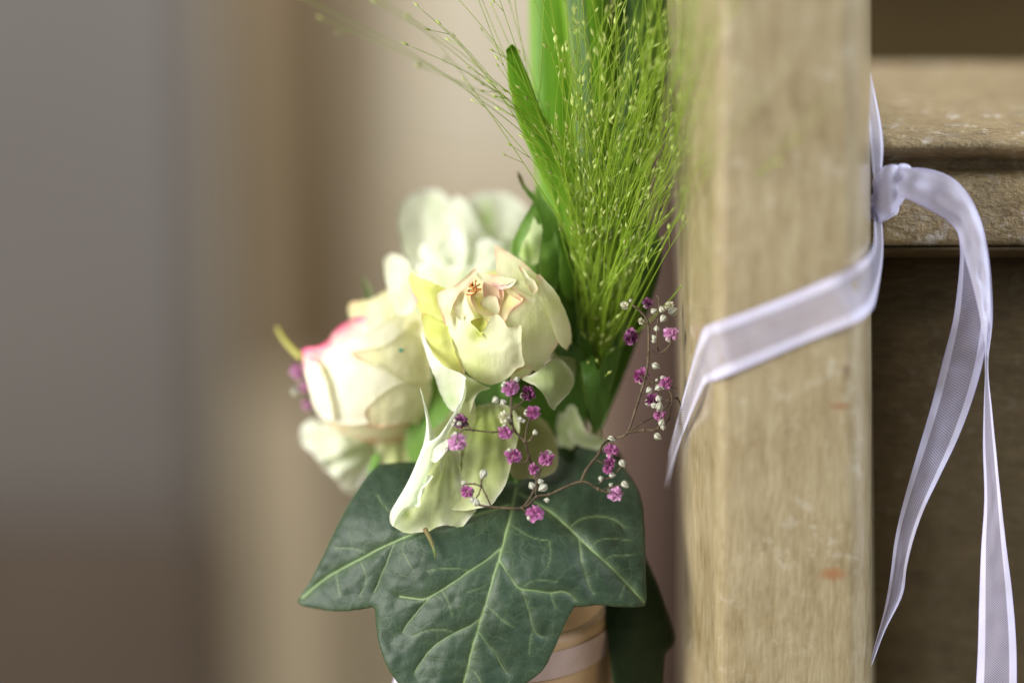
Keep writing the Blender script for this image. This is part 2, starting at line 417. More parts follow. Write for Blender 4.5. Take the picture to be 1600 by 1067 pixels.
# ------------------------------------------------------------------ the pew in front
kpt = W(1302, 902, 0.015); kp2 = W(1318, 645, 0.03); kp3 = W(1328, 590, 0.034)
PEW_LOC = Vector((W(1220, 533, 0.0).x, W(1220, 533, 0.0).y, 0.0))
def rel(p): return (p.x - PEW_LOC.x, p.y - PEW_LOC.y, p.z - PEW_LOC.z)
M_post = wood_mat('limed_oak', (0.355, 0.296, 0.178), (0.280, 0.220, 0.120), (0.185, 0.135, 0.062), (230, 230, 60), (0.60, 0.57, 0.48), 0.30, 0.36, 0.5, 0.8, 0.2,
                  knots=[(rel(kpt), 0.0042, 0.0022, (0.27, 0.125, 0.05)), (rel(kp2), 0.004, 0.0016, (0.25, 0.13, 0.06)), (rel(kp3), 0.0016, 0.0022, (0.16, 0.10, 0.06))])
M_rail = wood_mat('worn_oak', (0.38, 0.285, 0.14), (0.255, 0.185, 0.088), (0.13, 0.088, 0.042), (150, 240, 240), (0.62, 0.58, 0.52), 0.9, 0.5, 0.3, 0.08, 0.7)
M_panel = wood_mat('shaded_oak', (0.078, 0.053, 0.022), (0.060, 0.040, 0.016), (0.038, 0.025, 0.010), (60, 120, 150), (0.3, 0.25, 0.2), 0.15, 0.6, 0.12, 0.0, 0.3)  # darker copy of the oak: the post's shade is put into the colour
pew = thing('church_pew', 'pale limed oak pew end and book rail with white ribbon tied round it', 'pew', PEW_LOC, 'oak pews in a row')
TP = math.tan(PITCH)
def front(py): return 0.029 + (533.5 - py) / S * TP           # a vertical face seen by the tilted camera
def post_section(py, dl, dr):
    f = front(py)
    P = [(1364 + dr, -0.105), (1364 + dr, -0.012), (1363 + dr, -0.018 * 0 + 0.0), ]
    s = [(1362, -0.090), (1362, -0.060), (1362, -0.026), (1361, -0.0195), (1357, -0.0125), (1349, -0.0062), (1340, -0.0022), (1330, -0.0004), (1318, 0.0),
         (1270, 0.0003), (1220, 0.0003), (1170, 0.0002), (1140, 0.0), (1129, -0.0004), (1120, -0.0020), (1112, -0.0052), (1106, -0.0090), (1095, -0.0145),
         (1083, -0.0195), (1073, -0.0255), (1067, -0.032), (1064, -0.040), (1063, -0.055), (1063, -0.090)]
    out = []
    bk = np.interp(py, [-500, 0, 200, 450, 700, 1700], [-44, -30, -18, -5, 0, 0])
    for q, (x, z) in enumerate(s):
        if q >= len(s) - 3: x = x + bk * (0.45 if q == len(s) - 3 else 1.0)
        k = (x - 1063) / (1362 - 1063)
        out.append(W(x + dl * (1 - k) + dr * k, py, f + z))
    return out
rows = []
pys = np.linspace(-500, 1700, 56)
for py in pys:
    dl = np.interp(py, [-500, 0, 300, 450, 700, 1067, 1700], [14, 8, 3, 1, 1, 2, 3]); dr = np.interp(py, [-500, 0, 1067, 1700], [-6, -4, 2, 4])
    rows.append(post_section(py, dl, dr))
rows.append([Vector((p.x, p.y, 0.0)) for p in rows[-1]])         # down to the floor
m = len(rows[0]); V = [p for r in rows for p in r]; F = []
for i in range(len(rows) - 1):
    for j in range(m):
        F.append([i * m + j, i * m + (j + 1) % m, (i + 1) * m + (j + 1) % m, (i + 1) * m + j])
F.append(list(range(m))[::-1]); F.append([(len(rows) - 1) * m + j for j in range(m)])
for i, p in enumerate(V[:-m]):                                  # hand-worn, slightly uneven surface
    p += FW * (noise.noise(p * 55) * 0.00035)
po = mesh('pew_end', V, F, M_post, pew)
# book rail: profile (py, dz mm) swept to the right
def sweep(name, prof, x0, x1, mat, nseg=40, wob=0.0003, flip=False):
    V, F = [], []; n = len(prof)
    for i in range(nseg + 1):
        ref = x0 + (x1 - x0) * i / nseg
        xw = W(ref, 300, 0).x
        tops = [W(800, q, z / 1000.0) for q, z in prof]
        for e, (py, z) in enumerate(prof):
            p = tops[e].copy(); p.x = xw
            if name == 'panel' and e in (1, 2): p.y = tops[0 if e == 1 else 3].y; p.z = 0.03
            p += Vector((0, 0.6, 0.8)) * (noise.noise(Vector((xw * 60, p.y * 60, p.z * 60))) * wob)
            V.append(p)
    for i in range(nseg):
        for j in range(n):
            F.append([i * n + j, (i + 1) * n + j, (i + 1) * n + (j + 1) % n, i * n + (j + 1) % n])
    F.append(list(range(n))); F.append([nseg * n + j for j in range(n)][::-1])
    return mesh(name, V, F, mat, pew)
sweep('book_rail', [(98, -100), (99, -99), (104, -93), (122, -72), (150, -45), (180, -20), (205, -3), (216, 3.0), (222, 5.2), (228, 6.0), (234, 5.4), (240, 3.0), (245, -1.0), (250, -4.5), (258, -6.2), (265, -4.8),
                    (271, -0.6), (279, 1.2), (290, 1.5), (330, 0.2), (370, -1.5), (381, -2.0), (386, -4.5), (388, -9), (388, -70), (260, -98)], 1355, 4400, M_rail, 90)
def rect(py0, py1, z0, th):                                      # a vertical board: the camera tilt makes lower points farther
    a = lambda py, z: z + (py0 - py) / S * TP * 1000
    return [(py0, z0), (py1, a(py1, z0)), (py1, a(py1, z0) - th), (py0, z0 - th)]
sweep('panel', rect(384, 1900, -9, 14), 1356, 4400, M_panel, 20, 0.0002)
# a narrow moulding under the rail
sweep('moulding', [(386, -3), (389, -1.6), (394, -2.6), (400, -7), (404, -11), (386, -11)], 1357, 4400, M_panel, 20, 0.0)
# copies of the pew farther up the church (in rows, one behind the other) and across the aisle
M_pinkwood = wood_mat('red_brown_oak', (0.125, 0.080, 0.062), (0.100, 0.063, 0.048), (0.075, 0.047, 0.035), (150, 150, 20), fleck_amt=0.0, rough=0.8, spec=0.1, coat=0.0)
def copy_pew(dx, dy, label, mats):
    r = pew.copy(); sc.collection.objects.link(r); r.location = pew.location + Vector((dx, dy, 0)); r['label'] = label
    for ch in list(pew.children):
        c = ch.copy(); sc.collection.objects.link(c); c.parent = r
        c.data = ch.data.copy(); c.data.materials[0] = mats[0] if ch.name.startswith('pew_end') else mats[1]
    return r
copy_pew(-0.004, 0.86, 'blurred reddish brown pew glimpsed between the flowers and the pale pew end', (M_pinkwood, plain_mat('shadow_brown_wood', (0.030, 0.020, 0.008), 0.9, spec=0.05, col2=(0.024, 0.016, 0.006), scale=30)))  # rail and panel darkened: shadow behind the front pew put into the colour

# ------------------------------------------------------------------ white ribbon tied round the pew end
M_ribbon = ribbon_mat('organza_ribbon', 0.50, (0.66, 0.63, 0.80)); M_knot = ribbon_mat('organza_folded', 0.10, (0.78, 0.76, 0.90), (0.82, 0.80, 0.97)); M_tail = ribbon_mat('organza_tail', 0.50, (0.62, 0.58, 0.78), (0.80, 0.77, 0.98))
rib = thing('ribbon', 'white organza ribbon with satin edges tied round the pew end, tails hanging', 'ribbon', W(1385, 300, 0.0))
f0 = lambda py, z: (front(py) + z) * 1000
strip('band', [(1047, 706, -22), (1058, 655, -6), (1076, 588, 8), (1092, 532, 19), (1101, 511, f0(511, -0.0075)), (1110, 507, f0(507, -0.0020)), (1124, 502, f0(502, 0.0012)), (1180, 482, f0(482, 0.001)), (1260, 450, f0(450, 0.001)), (1325, 421, f0(421, 0.0022)), (1342, 411, f0(411, 0.0020)), (1356, 401, f0(401, -0.0030)), (1366, 380, f0(380, -0.016)), (1366, 345, f0(345, -0.028)), (1364, 310, 0)],
      [(1041, 765, -30), (1058, 705, -11), (1079, 650, 8), (1099, 604, 18), (1105, 597, f0(597, -0.0070)), (1112, 595, f0(595, -0.0020)), (1127, 590, f0(590, 0.0012)), (1185, 567, f0(567, 0.001)), (1260, 535, f0(535, 0.001)), (1325, 509, f0(509, 0.0022)), (1342, 501, f0(501, 0.0020)), (1357, 490, f0(490, -0.0030)), (1369, 468, f0(468, -0.014)), (1380, 395, f0(395, -0.026)), (1377, 330, 2)],
      rib, M_ribbon, 150, 16, 0.25, 0.5, 3)
strip('upper_loop', [(1350, 100, -6), (1352, 150, 0), (1358, 200, 10), (1362, 250, 11), (1366, 285, 9)], [(1356, 104, -22), (1366, 140, -10), (1376, 190, 6), (1380, 230, 10), (1377, 275, 8)], rib, M_ribbon, 50, 10, 0.4, 0.4, 8)
# knot: a lumpy wrapped fold, a small loop standing on top and two cross folds
def blob(name, cx, cy, cz, ax, ay, az, mat, rot=0.0, amp=0.16, seed=0, nu=40, nv=26):
    V, F, UV = [], [], []
    for i in range(nv + 1):
        th = math.pi * i / nv
        for j in range(nu):
            ph = 2 * math.pi * j / nu
            d = Vector((math.sin(th) * math.cos(ph), math.cos(th), math.sin(th) * math.sin(ph)))
            k = 1 + amp * noise.noise(d * 1.7 + Vector((seed, 0, 0))) + 0.10 * amp / 0.16 * math.sin(5 * (d.x * 0.7 + d.y * 1.6) + seed)
            x, y = d.x * ax * k, d.y * ay * k
            V.append(W(cx + x * math.cos(rot) - y * math.sin(rot), cy + x * math.sin(rot) + y * math.cos(rot), (cz + d.z * az * k) / 1000)); UV.append((0.12 + 0.1 * i / nv, j / nu))
    for i in range(nv):
        for j in range(nu):
            F.append([i * nu + j, i * nu + (j + 1) % nu, (i + 1) * nu + (j + 1) % nu, (i + 1) * nu + j])
    return mesh(name, V, F, mat, rib, uv=UV)
blob('knot', 1384, 304, 2, 25, 40, 6, M_knot, 0.25, 0.25, 1.3)
strip('knot_wrap', [(1366, 277, 5), (1378, 262, 9), (1396, 257, 11), (1412, 262, 9), (1421, 266, 4)], [(1370, 345, 5), (1376, 347, 8), (1392, 335, 11), (1408, 320, 9), (1419, 298, 4)], rib, M_knot, 50, 16, 1.6, 2.6, 5)
strip('knot_loop', [(1398, 262, 8), (1404, 257, 10), (1414, 256, 9), (1423, 260, 6), (1428, 270, 2)], [(1402, 290, 10), (1408, 284, 12), (1416, 278, 11), (1424, 276, 7), (1428, 284, 2)], rib, M_knot, 40, 12, 1.4, 1.0, 6)
strip('knot_fold', [(1363, 322, 3), (1370, 335, 7), (1378, 340, 8), (1392, 332, 8)], [(1366, 352, 3), (1372, 349, 6), (1384, 345, 7), (1400, 334, 7)], rib, M_knot, 30, 10, 0.8, 0.8, 9)
# tails
strip('tail', [(1404, 306, 8), (1420, 312, 9), (1448, 326, 9), (1476, 342, 8), (1495, 362, 6), (1500, 395, 5), (1497, 440, 3), (1489, 500, 2), (1474, 560, 1), (1456, 630, 0), (1437, 695, 0), (1418, 760, 0), (1405, 810, 0), (1397, 850, -1), (1391, 900, -2), (1381, 955, -2), (1366, 1010, -1), (1361, 1034, -1)],
      [(1408, 262, 8), (1440, 266, 12), (1478, 275, 13), (1506, 298, 12), (1526, 335, 10), (1538, 380, 9), (1544, 430, 8), (1545, 500, 5), (1537, 560, 1), (1521, 620, -1), (1498, 682, -1), (1468, 745, 1), (1444, 795, 3), (1428, 840, 3), (1417, 885, 1), (1410, 930, -1), (1383, 985, -1), (1362, 1040, -1)],
      rib, M_tail, 170, 18, 0.6, 1.3, 11)
strip('tail', [(1412, 275, 5), (1450, 286, 7), (1486, 306, 7), (1508, 340, 5), (1520, 390, 3), (1530, 450, 1), (1537, 520, -1), (1539, 580, -3), (1537, 640, -3), (1536, 700, -3), (1538, 780, -3), (1533, 860, -3), (1530, 940, -3), (1528, 1010, -3), (1524, 1100, -3), (1522, 1180, -3)],
      [(1414, 262, 6), (1452, 264, 8), (1492, 281, 8), (1522, 318, 7), (1540, 370, 5), (1549, 430, 4), (1551, 500, 5), (1544, 570, 3), (1550, 640, 3), (1556, 700, 2), (1563, 770, 1), (1572, 850, 0), (1582, 930, -1), (1588, 1010, -1), (1589, 1100, -1), (1590, 1180, -1)],
      rib, M_tail, 170, 18, 0.5, 1.0, 14)

strip('tail_fold', [(1400, 306, 11), (1420, 312, 12.5), (1448, 325, 12), (1476, 341, 11), (1496, 362, 9.5), (1505, 395, 8.5), (1518, 440, 8), (1531, 495, 7), (1541, 552, 5)],
      [(1406, 262, 11), (1440, 265, 15), (1478, 274, 16), (1507, 297, 15), (1528, 335, 13), (1540, 380, 11), (1546, 430, 9), (1548, 500, 8), (1543, 558, 5)], rib, M_knot, 110, 16, 1.0, 2.4, 17)
# ------------------------------------------------------------------ petals and leaves: materials
CREAM = (0.82, 0.80, 0.58); GREENISH = (0.55, 0.62, 0.17); PINK = (0.72, 0.36, 0.30)
M_bud = petal_mat('rose_petal_cream', (0.87, 0.87, 0.63), (0.60, 0.68, 0.16), (0.78, 0.52, 0.38), 0.36)
M_bud_in = petal_mat('rose_petal_inner', (0.78, 0.70, 0.42), (0.62, 0.62, 0.15), (0.70, 0.36, 0.30), 0.3)
M_budgreen = petal_mat('rose_petal_green', (0.70, 0.71, 0.27), (0.55, 0.60, 0.10), (0.50, 0.33, 0.10), 0.35)
M_pinkrose = petal_mat('rose_petal_pink_rim', (0.90, 0.89, 0.75), (0.78, 0.77, 0.38), (0.82, 0.10, 0.29), 0.3)
M_orangerim = petal_mat('rose_petal_orange_rim', (0.84, 0.81, 0.56), (0.68, 0.66, 0.24), (0.75, 0.38, 0.22), 0.3)
M_white = petal_mat('white_petal', (0.87, 0.88, 0.76), (0.48, 0.70, 0.16), (0.90, 0.91, 0.84), 0.4)
M_whitegreen = petal_mat('green_white_petal', (0.62, 0.66, 0.34), (0.36, 0.45, 0.09), (0.78, 0.78, 0.60), 0.4)
M_guard = petal_mat('grey_green_petal', (0.38, 0.44, 0.22), (0.26, 0.34, 0.09), (0.62, 0.62, 0.46), 0.35)
M_blade = leaf_mat('grass_blade_green', (0.11, 0.27, 0.010), (0.17, 0.37, 0.016), (0.26, 0.44, 0.04), 0.35, 0.4, 0.4, (9, 0.35, 1))
M_blade_pale = leaf_mat('grass_blade_grey', (0.14, 0.26, 0.08), (0.20, 0.31, 0.14), (0.25, 0.36, 0.12), 0.3, 0.45, 0.4, (9, 0.35, 1))
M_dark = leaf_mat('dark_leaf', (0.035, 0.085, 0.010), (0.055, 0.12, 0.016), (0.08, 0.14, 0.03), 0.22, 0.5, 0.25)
M_darkivy = leaf_mat('shaded_ivy', (0.012, 0.026, 0.006), (0.018, 0.035, 0.009), (0.02, 0.03, 0.01), 0.06, 0.6, 0.15)  # ivy green darkened, shade low in the bouquet is in the colour
M_sepal = leaf_mat('sepal_green', (0.10, 0.21, 0.03), (0.16, 0.29, 0.055), (0.24, 0.32, 0.11), 0.3, 0.5, 0.3)
M_stem = plain_mat('green_stem', (0.08, 0.15, 0.03), 0.5, col2=(0.11, 0.19, 0.045), scale=300)
M_stamen = plain_mat('stamen_amber', (0.55, 0.26, 0.05), 0.6, col2=(0.40, 0.13, 0.05), scale=900)
def stem(parent, pts, r=0.0014):
    V, F = tube_data(pts, r, 8, 10); return mesh('stem', V, F, M_stem, parent)
BASE = (800, 980, -38)

# ------------------------------------------------------------------ rose bud in the middle
rose = thing('rose', 'pale cream green rose bud with pink petal rims in the middle of the bouquet', 'rose', W(790, 590, -0.02))
E = lambda off: ell(790, 497, 112, 112, -0.0185, 0.0185, off)
def core(parent, cx, cy, cz, ax, ay, az, mat, name='petal_core'):
    V, F = [], []; nu, nv = 28, 18
    for i in range(nv + 1):
        th = math.pi * i / nv
        for j in range(nu):
            ph = 2 * math.pi * j / nu
            V.append(W(cx + ax * math.sin(th) * math.cos(ph), cy + ay * math.cos(th), (cz + az * math.sin(th) * math.sin(ph)) / 1000))
    for i in range(nv):
        for j in range(nu): F.append([i * nu + j, i * nu + (j + 1) % nu, (i + 1) * nu + (j + 1) % nu, (i + 1) * nu + j])
    o = mesh(name, V, F, mat, parent)
    for at in ('rim', 'tint'): o.data.attributes.new(at, 'FLOAT', 'POINT')
    return o
core(rose, 788, 505, -20, 88, 84, 13, M_budgreen)
p = 'petal'
# back and side petals first, front ones last
sheet(p, [(773, 383), (784, 389), (800, 398), (820, 412), (842, 432), (862, 455), (878, 480), (870, 500), (840, 490), (812, 470), (790, 455), (778, 432), (774, 408)], E(-0.0005), rose, M_bud, 3, 0.4, 0.0004, 4, 0.0003, rim_w=4, tint=[(830, 440, 30, .5)])
sheet(p, [(640, 428), (655, 433), (675, 441), (697, 452), (706, 475), (704, 500), (690, 515), (668, 505), (655, 485), (648, 462), (641, 445)], [(640, 428, -14), (700, 455, -9), (655, 490, -11), (700, 510, -8), (675, 470, -6)], rose, M_budgreen, 3, 1.6, 0.0006, 5, 0.0004, rim_w=3.5, rim_at=[(648, 462, 14), (660, 490, 14), (668, 475, 8)], tint=[(680, 455, 25, .5)])
sheet(p, [(659, 491), (672, 494), (690, 503), (702, 512), (708, 540), (716, 562), (724, 583), (713, 582), (697, 575), (682, 562), (672, 545), (664, 522), (660, 506)], [(659, 491, -9), (702, 512, -7), (724, 583, -8), (682, 562, -10), (690, 535, -3), (664, 520, -9)], rose, M_budgreen, 3, 0.8, 0.0005, 4, 0.0004, rim_w=4, rim_at=[(722, 578, 22), (661, 492, 8)], tint=[(680, 510, 26, .7), (716, 560, 16, .4)])
sheet('petal', [(704, 548), (716, 552), (726, 578), (722, 584), (712, 570)], E(0.0004), rose, M_orangerim, 2.5, 0.3, 0.0004, 3, rim_w=5)
# inner petals of the opening
sheet(p, [(722, 452), (745, 432), (778, 430), (806, 440), (822, 462), (816, 488), (795, 506), (770, 506), (744, 498), (728, 478)], E(-0.0075), rose, M_bud_in, 3, 0.3, rim_w=4, tint=[(760, 485, 26, .75), (790, 472, 20, .45)])
sheet(p, [(757, 440), (782, 447), (787, 462), (783, 478), (779, 492), (774, 494), (764, 478), (755, 460)], [(757, 440, -3.0), (785, 450, -2.6), (779, 494, -1.4), (764, 470, -6.5), (774, 468, -6.0)], rose, petal_mat('rose_petal_blush', (0.66, 0.48, 0.36), (0.62, 0.52, 0.2), (0.72, 0.42, 0.38), 0.3), 2.5, 0.4, 0.0006, 3, 0.0003, rim_w=5)
sheet(p, [(780, 446), (798, 449), (812, 462), (819, 468), (811, 477), (797, 487), (791, 500), (783, 502), (780, 488), (782, 470)], [(780, 446, -3.2), (818, 466, -1.0), (791, 502, -0.8), (782, 488, -2.2), (797, 470, -3.6)], rose, M_bud_in, 2.5, 0.5, 0.0009, 3, 0.0003, rim_w=4.5, tint=[(797, 474, 12, .4)])
sheet(p, [(735, 463), (750, 455), (762, 463), (772, 480), (776, 492), (760, 494), (745, 486)], [(735, 463, -3), (772, 490, -2.2), (750, 470, -5), (760, 480, -4.6)], rose, M_bud_in, 2.5, 0.5, 0.0006, 3, rim_w=3, tint=[(750, 475, 14, .9)])
sheet(p, [(745, 427), (760, 428), (778, 431), (795, 434), (807, 437), (800, 441), (788, 445), (772, 446), (757, 441), (748, 435)], [(745, 427, -3.2), (807, 437, -2.2), (772, 446, -1.2), (775, 432, -2.8)], rose, M_bud, 2.5, 0.5, 0.0005, 3, 0.0002, rim_w=4)
sheet(p, [(768, 443), (783, 444), (796, 441), (806, 438), (800, 447), (790, 451), (780, 452)], [(768, 443, -1.6), (806, 438, -2.0), (785, 451, -0.8)], rose, M_pinkrose, 2.5, 0.6, 0.0006, 2, rim_w=4)
sheet(p, [(752, 470), (764, 462), (776, 466), (781, 480), (779, 500), (768, 508), (756, 498), (750, 484)], [(752, 470, -3.6), (776, 466, -4.2), (770, 508, -0.6), (764, 482, -3.0)], rose, M_bud, 2.5, 0.5, 0.0006, 3, rim_w=3, tint=[(764, 490, 12, .5)])
sheet(p, [(800, 446), (816, 444), (832, 450), (838, 466), (830, 474), (818, 464), (806, 458)], [(800, 446, -2.6), (838, 466, -1.2), (818, 458, -0.4)], rose, M_bud, 2.5, 0.6, 0.0006, 3, rim_w=3, tint=[(820, 458, 10, .4)])
sheet(p, [(708, 462), (716, 456), (726, 460), (730, 474), (728, 490), (720, 500), (712, 490), (708, 476)], [(708, 462, -2.4), (726, 460, -3.4), (720, 500, -0.6), (718, 478, -1.2)], rose, M_bud, 2.5, 0.4, 0.0006, 3, rim_w=4)
# left inner rim petal
sheet(p, [(684, 458), (696, 451), (710, 446), (724, 435), (742, 420), (742, 428), (733, 440), (726, 450), (718, 458), (709, 474), (703, 492), (700, 508), (695, 507), (688, 486), (683, 470)], [(684, 458, -4.5), (742, 420, -6), (700, 508, -2.4), (720, 450, -1.6), (697, 475, -1.8)], rose, M_bud, 2.5, 0.4, 0.0007, 3, 0.0003, rim_w=5, tint=[(700, 490, 12, .5)])
# right outer petals
sheet(p, [(812, 474), (800, 483), (792, 500), (794, 530), (800, 560), (812, 574), (830, 578), (843, 579), (852, 566), (864, 550), (874, 532), (870, 505), (858, 476), (842, 448), (824, 440), (808, 438), (804, 446), (812, 458), (818, 467)], E(0.0006), rose, M_bud, 3, 0.4, 0.0006, 4, 0.0003, rim_w=4.5, rim_at=[(806, 480, 14), (816, 466, 12), (868, 535, 18), (800, 440, 12)], tint=[(835, 505, 34, .45), (815, 450, 20, .3)])
sheet(p, [(836, 436), (841, 438), (843, 450), (848, 470), (858, 496), (866, 520), (876, 540), (888, 546), (893, 528), (890, 504), (880, 478), (868, 456), (852, 438), (842, 428)], E(0.0016), rose, M_bud, 3, 0.4, 0.0006, 4, 0.0003, rim_w=4.5, rim_at=[(884, 545, 16), (862, 515, 14), (838, 436, 14)], tint=[(868, 475, 20, .45)])
sheet('petal', [(812, 415), (818, 420), (826, 432), (836, 440), (840, 452), (834, 458), (824, 448), (816, 432)], E(0.0010), rose, M_bud, 2.5, 0.9, 0.0008, 3, rim_w=3)
sheet(p, [(788, 404), (800, 410), (806, 424), (804, 434), (790, 430), (780, 424), (779, 412)], E(-0.0018), rose, M_bud, 2.5, 0.5, 0.0005, 3, rim_w=4, tint=[(795, 420, 12, .5)])
# front petal in two lobes with a notch
sheet(p, [(719, 455), (727, 461), (731, 474), (737, 487), (741, 496), (735, 503), (744, 512), (751, 519), (758, 512), (765, 499), (776, 491), (788, 502), (793, 511), (804, 511), (814, 508), (814.5, 532), (816, 554), (819, 570), (806, 577), (797, 588), (782, 597), (764, 601), (744, 594), (728, 580), (716, 558), (706, 532), (700, 508), (706, 478)], E(0.0024), rose, M_bud, 3, 0.18, 0.0007, 4, 0.0003, rim_w=3.5, rim_at=[(816, 568, 18), (814, 509, 8), (790, 508, 8), (738, 492, 10)], tint=[(745, 522, 18, .75), (745, 575, 26, .55), (732, 545, 20, .4)],
      extra=lambda x, y, d: -0.0016 * np.exp(-((x - 749) ** 2 + (y - 528) ** 2) / 13 ** 2) + 0.0010 * np.exp(-((x - 797) ** 2 + (y - 545) ** 2) / 20 ** 2))
sheet(p, [(734, 503), (741, 500), (750, 497), (762, 499), (766, 500), (760, 512), (755, 522), (748, 527), (741, 514)], [(734, 503, -0.8), (766, 500, -0.6), (748, 525, 1.0), (748, 508, -3)], rose, M_budgreen, 2.5, 0.7, 0.0004, 3, rim_w=2, tint=[(750, 512, 15, .8)])
sheet('petal', [(812, 577), (822, 572), (832, 576), (826, 586), (812, 592), (798, 596), (800, 586)], E(0.0012), rose, M_bud, 2.5, 0.4, 0.0005, 3, rim_w=1, tint=[(815, 585, 12, .3)])
# guard petals under the bud
sheet('guard_petal', [(815, 592), (830, 585), (845, 576), (862, 562), (876, 562), (890, 575), (898, 594), (893, 609), (882, 622), (872, 632), (866, 641), (858, 634), (850, 618), (840, 606), (826, 598)], [(815, 592, -7), (862, 562, -9), (898, 594, -11), (866, 641, -4), (865, 600, -1)], rose, M_guard, 3, 0.6, 0.0006, 4, 0.0004, rim_w=3, tint=[(850, 590, 25, .3)])
sheet('guard_petal', [(874, 520), (892, 535), (900, 560), (897, 590), (885, 575), (868, 560), (862, 545)], [(874, 520, -16), (900, 560, -18), (868, 560, -13)], rose, M_guard, 3, 0.5, rim_w=3)
sheet('guard_petal', [(658, 519), (664, 530), (674, 548), (688, 566), (704, 577), (720, 583), (728, 591), (727, 606), (724, 626), (716, 641), (705, 641), (694, 627), (684, 604), (673, 574), (663, 545)], [(658, 519, -10), (690, 567, -2), (727, 592, 0), (720, 640, -7), (690, 620, -9), (673, 575, -6), (708, 600, -5)], rose, M_white, 3, 0.6, 0.0012, 5, 0.0003, rim_w=6, tint=[(700, 625, 20, .5), (690, 600, 10, .25)])
sheet('guard_petal', [(722, 584), (735, 590), (752, 600), (766, 606), (753, 611), (743, 619), (737, 638), (731, 655), (724, 640), (725, 612)], [(722, 584, -9), (766, 606, -8), (731, 655, -7), (738, 606, -4)], rose, M_whitegreen, 3, 0.5, 0.0005, 4, rim_w=3, tint=[(745, 612, 25, .4)])
# stamens
for i in range(16):
    a = random.uniform(0, 6.28); r = random.uniform(2, 9); bx, by = 741 + 0.5 * r * math.cos(a), 452 + 0.5 * r * math.sin(a)
    tx, ty = 741 + 1.25 * r * math.cos(a), 449 + 1.5 * r * math.sin(a)
    A = tube_data([(bx, by, -6), ((bx + tx) / 2, (by + ty) / 2 - 2, -3.2), (tx, ty, -2.2 + random.uniform(-.6, .6))], 0.00016, 5, 2)
    tip = W(tx, ty, -0.002); V, F = lathe((0, 0, 0), [(0.00005, -.0004), (0.00026, -.00015), (0.00026, .00015), (0.00005, .0004)], 6)
    V, F = join([A, ([tip + Vector(q) for q in V], F)]); mesh('stamen', V, F, M_stamen, rose)
for (x0, y0, x1, y1) in ((731, 455, 752, 451), (733, 448, 750, 444), (730, 460, 745, 456)):
    V, F = tube_data([(x0, y0, -2.4), ((x0 + x1) / 2, (y0 + y1) / 2 + 2.5, -1.6), (x1, y1, -2.6)], 0.00024, 6, 2); mesh('stamen', V, F, M_stamen, rose)
stem(rose, [(790, 560, -26), (795, 640, -36), (800, 760, -40), BASE], 0.0022)

# ------------------------------------------------------------------ open cream rose on the left, out of focus
lrose = thing('rose', 'blurred cream rose with bright pink petal rim at the left of the bouquet', 'rose', W(590, 640, -0.03))
G = lambda off: ell(580, 575, 120, 125, -0.040, 0.020, off)
core(lrose, 590, 580, -43, 88, 84, 15, M_orangerim)
sheet(p, [(610, 476), (604, 450), (600, 420), (601, 402), (612, 396), (628, 402), (640, 415), (648, 440), (652, 470), (640, 490), (622, 492)], [(610, 476, -22), (601, 402, -34), (645, 430, -30), (640, 490, -20), (625, 450, -24)], lrose, M_pinkrose, 4, 0.6, 0.0006, 5, 0.0005, rim_w=6, rim_at=[(648, 460, 15)], tint=[(625, 470, 15, .3)])
sheet(p, [(543, 488), (548, 473), (562, 470), (585, 468), (610, 466), (635, 462), (648, 480), (640, 500), (610, 505), (575, 502), (550, 500)], G(-0.006), lrose, M_orangerim, 4, 0.8, 0.0016, 6, 0.0005, rim_w=6, rim_at=[(548, 478, 14)], tint=[(580, 478, 30, .6), (620, 480, 25, .4)])
sheet(p, [(472, 548), (484, 542), (500, 540), (512, 530), (524, 515), (540, 502), (560, 494), (590, 490), (615, 488), (620, 510), (580, 530), (540, 545), (510, 560), (490, 575), (478, 566)], G(-0.003), lrose, M_pinkrose, 4, 0.8, 0.002, 6, 0.0005, rim_w=22, rimvar=False, rim_at=[(480, 548, 32), (505, 540, 32), (535, 512, 32), (560, 500, 14)])
sheet(p, [(473, 556), (480, 550), (496, 556), (512, 546), (540, 532), (575, 518), (605, 500), (630, 480), (640, 472), (652, 495), (662, 520), (668, 550), (672, 580), (668, 606), (640, 625), (600, 650), (570, 662), (540, 664), (510, 656), (492, 640), (484, 610), (477, 580)], G(0.0), lrose, M_pinkrose, 4, 0.6, 0.0008, 6, 0.0002, rim_w=9, rim_at=[(480, 556, 18), (498, 556, 14)], tint=[(590, 548, 18, .35), (510, 580, 10, .35), (640, 560, 25, .15)],
      extra=lambda x, y, d: -0.0014 * np.exp(-((x - 585) ** 2 / 26 ** 2 + (y - 560) ** 2 / 10 ** 2)) + 0.0008 * np.exp(-((x - 600) ** 2 / 40 ** 2 + (y - 540) ** 2 / 8 ** 2)))
sheet(p, [(570, 642), (585, 626), (610, 606), (640, 596), (668, 590), (674, 610), (668, 640), (660, 670), (648, 662), (630, 660), (610, 664), (590, 668), (575, 660)], G(0.0022), lrose, M_orangerim, 4, 0.5, 0.0008, 5, 0.0004, rim_w=6, rim_at=[(575, 645, 24), (595, 662, 18)])
sheet(p, [(474, 560), (484, 556), (497, 566), (508, 590), (516, 625), (520, 655), (506, 652), (493, 640), (484, 612), (477, 584)], G(0.0016), lrose, M_pinkrose, 4, 0.6, 0.0012, 5, 0.0003, rim_w=7, rim_at=[(480, 560, 16)], tint=[(512, 580, 13, .8)])
sheet(p, [(550, 552), (572, 546), (600, 540), (628, 520), (650, 500), (664, 522), (672, 560), (672, 600), (650, 606), (620, 590), (596, 574), (570, 566)], G(0.0018), lrose, M_orangerim, 4, 0.5, 0.0010, 5, 0.0003, rim_w=5, rim_at=[(556, 554, 14)], tint=[(590, 560, 16, .3)])
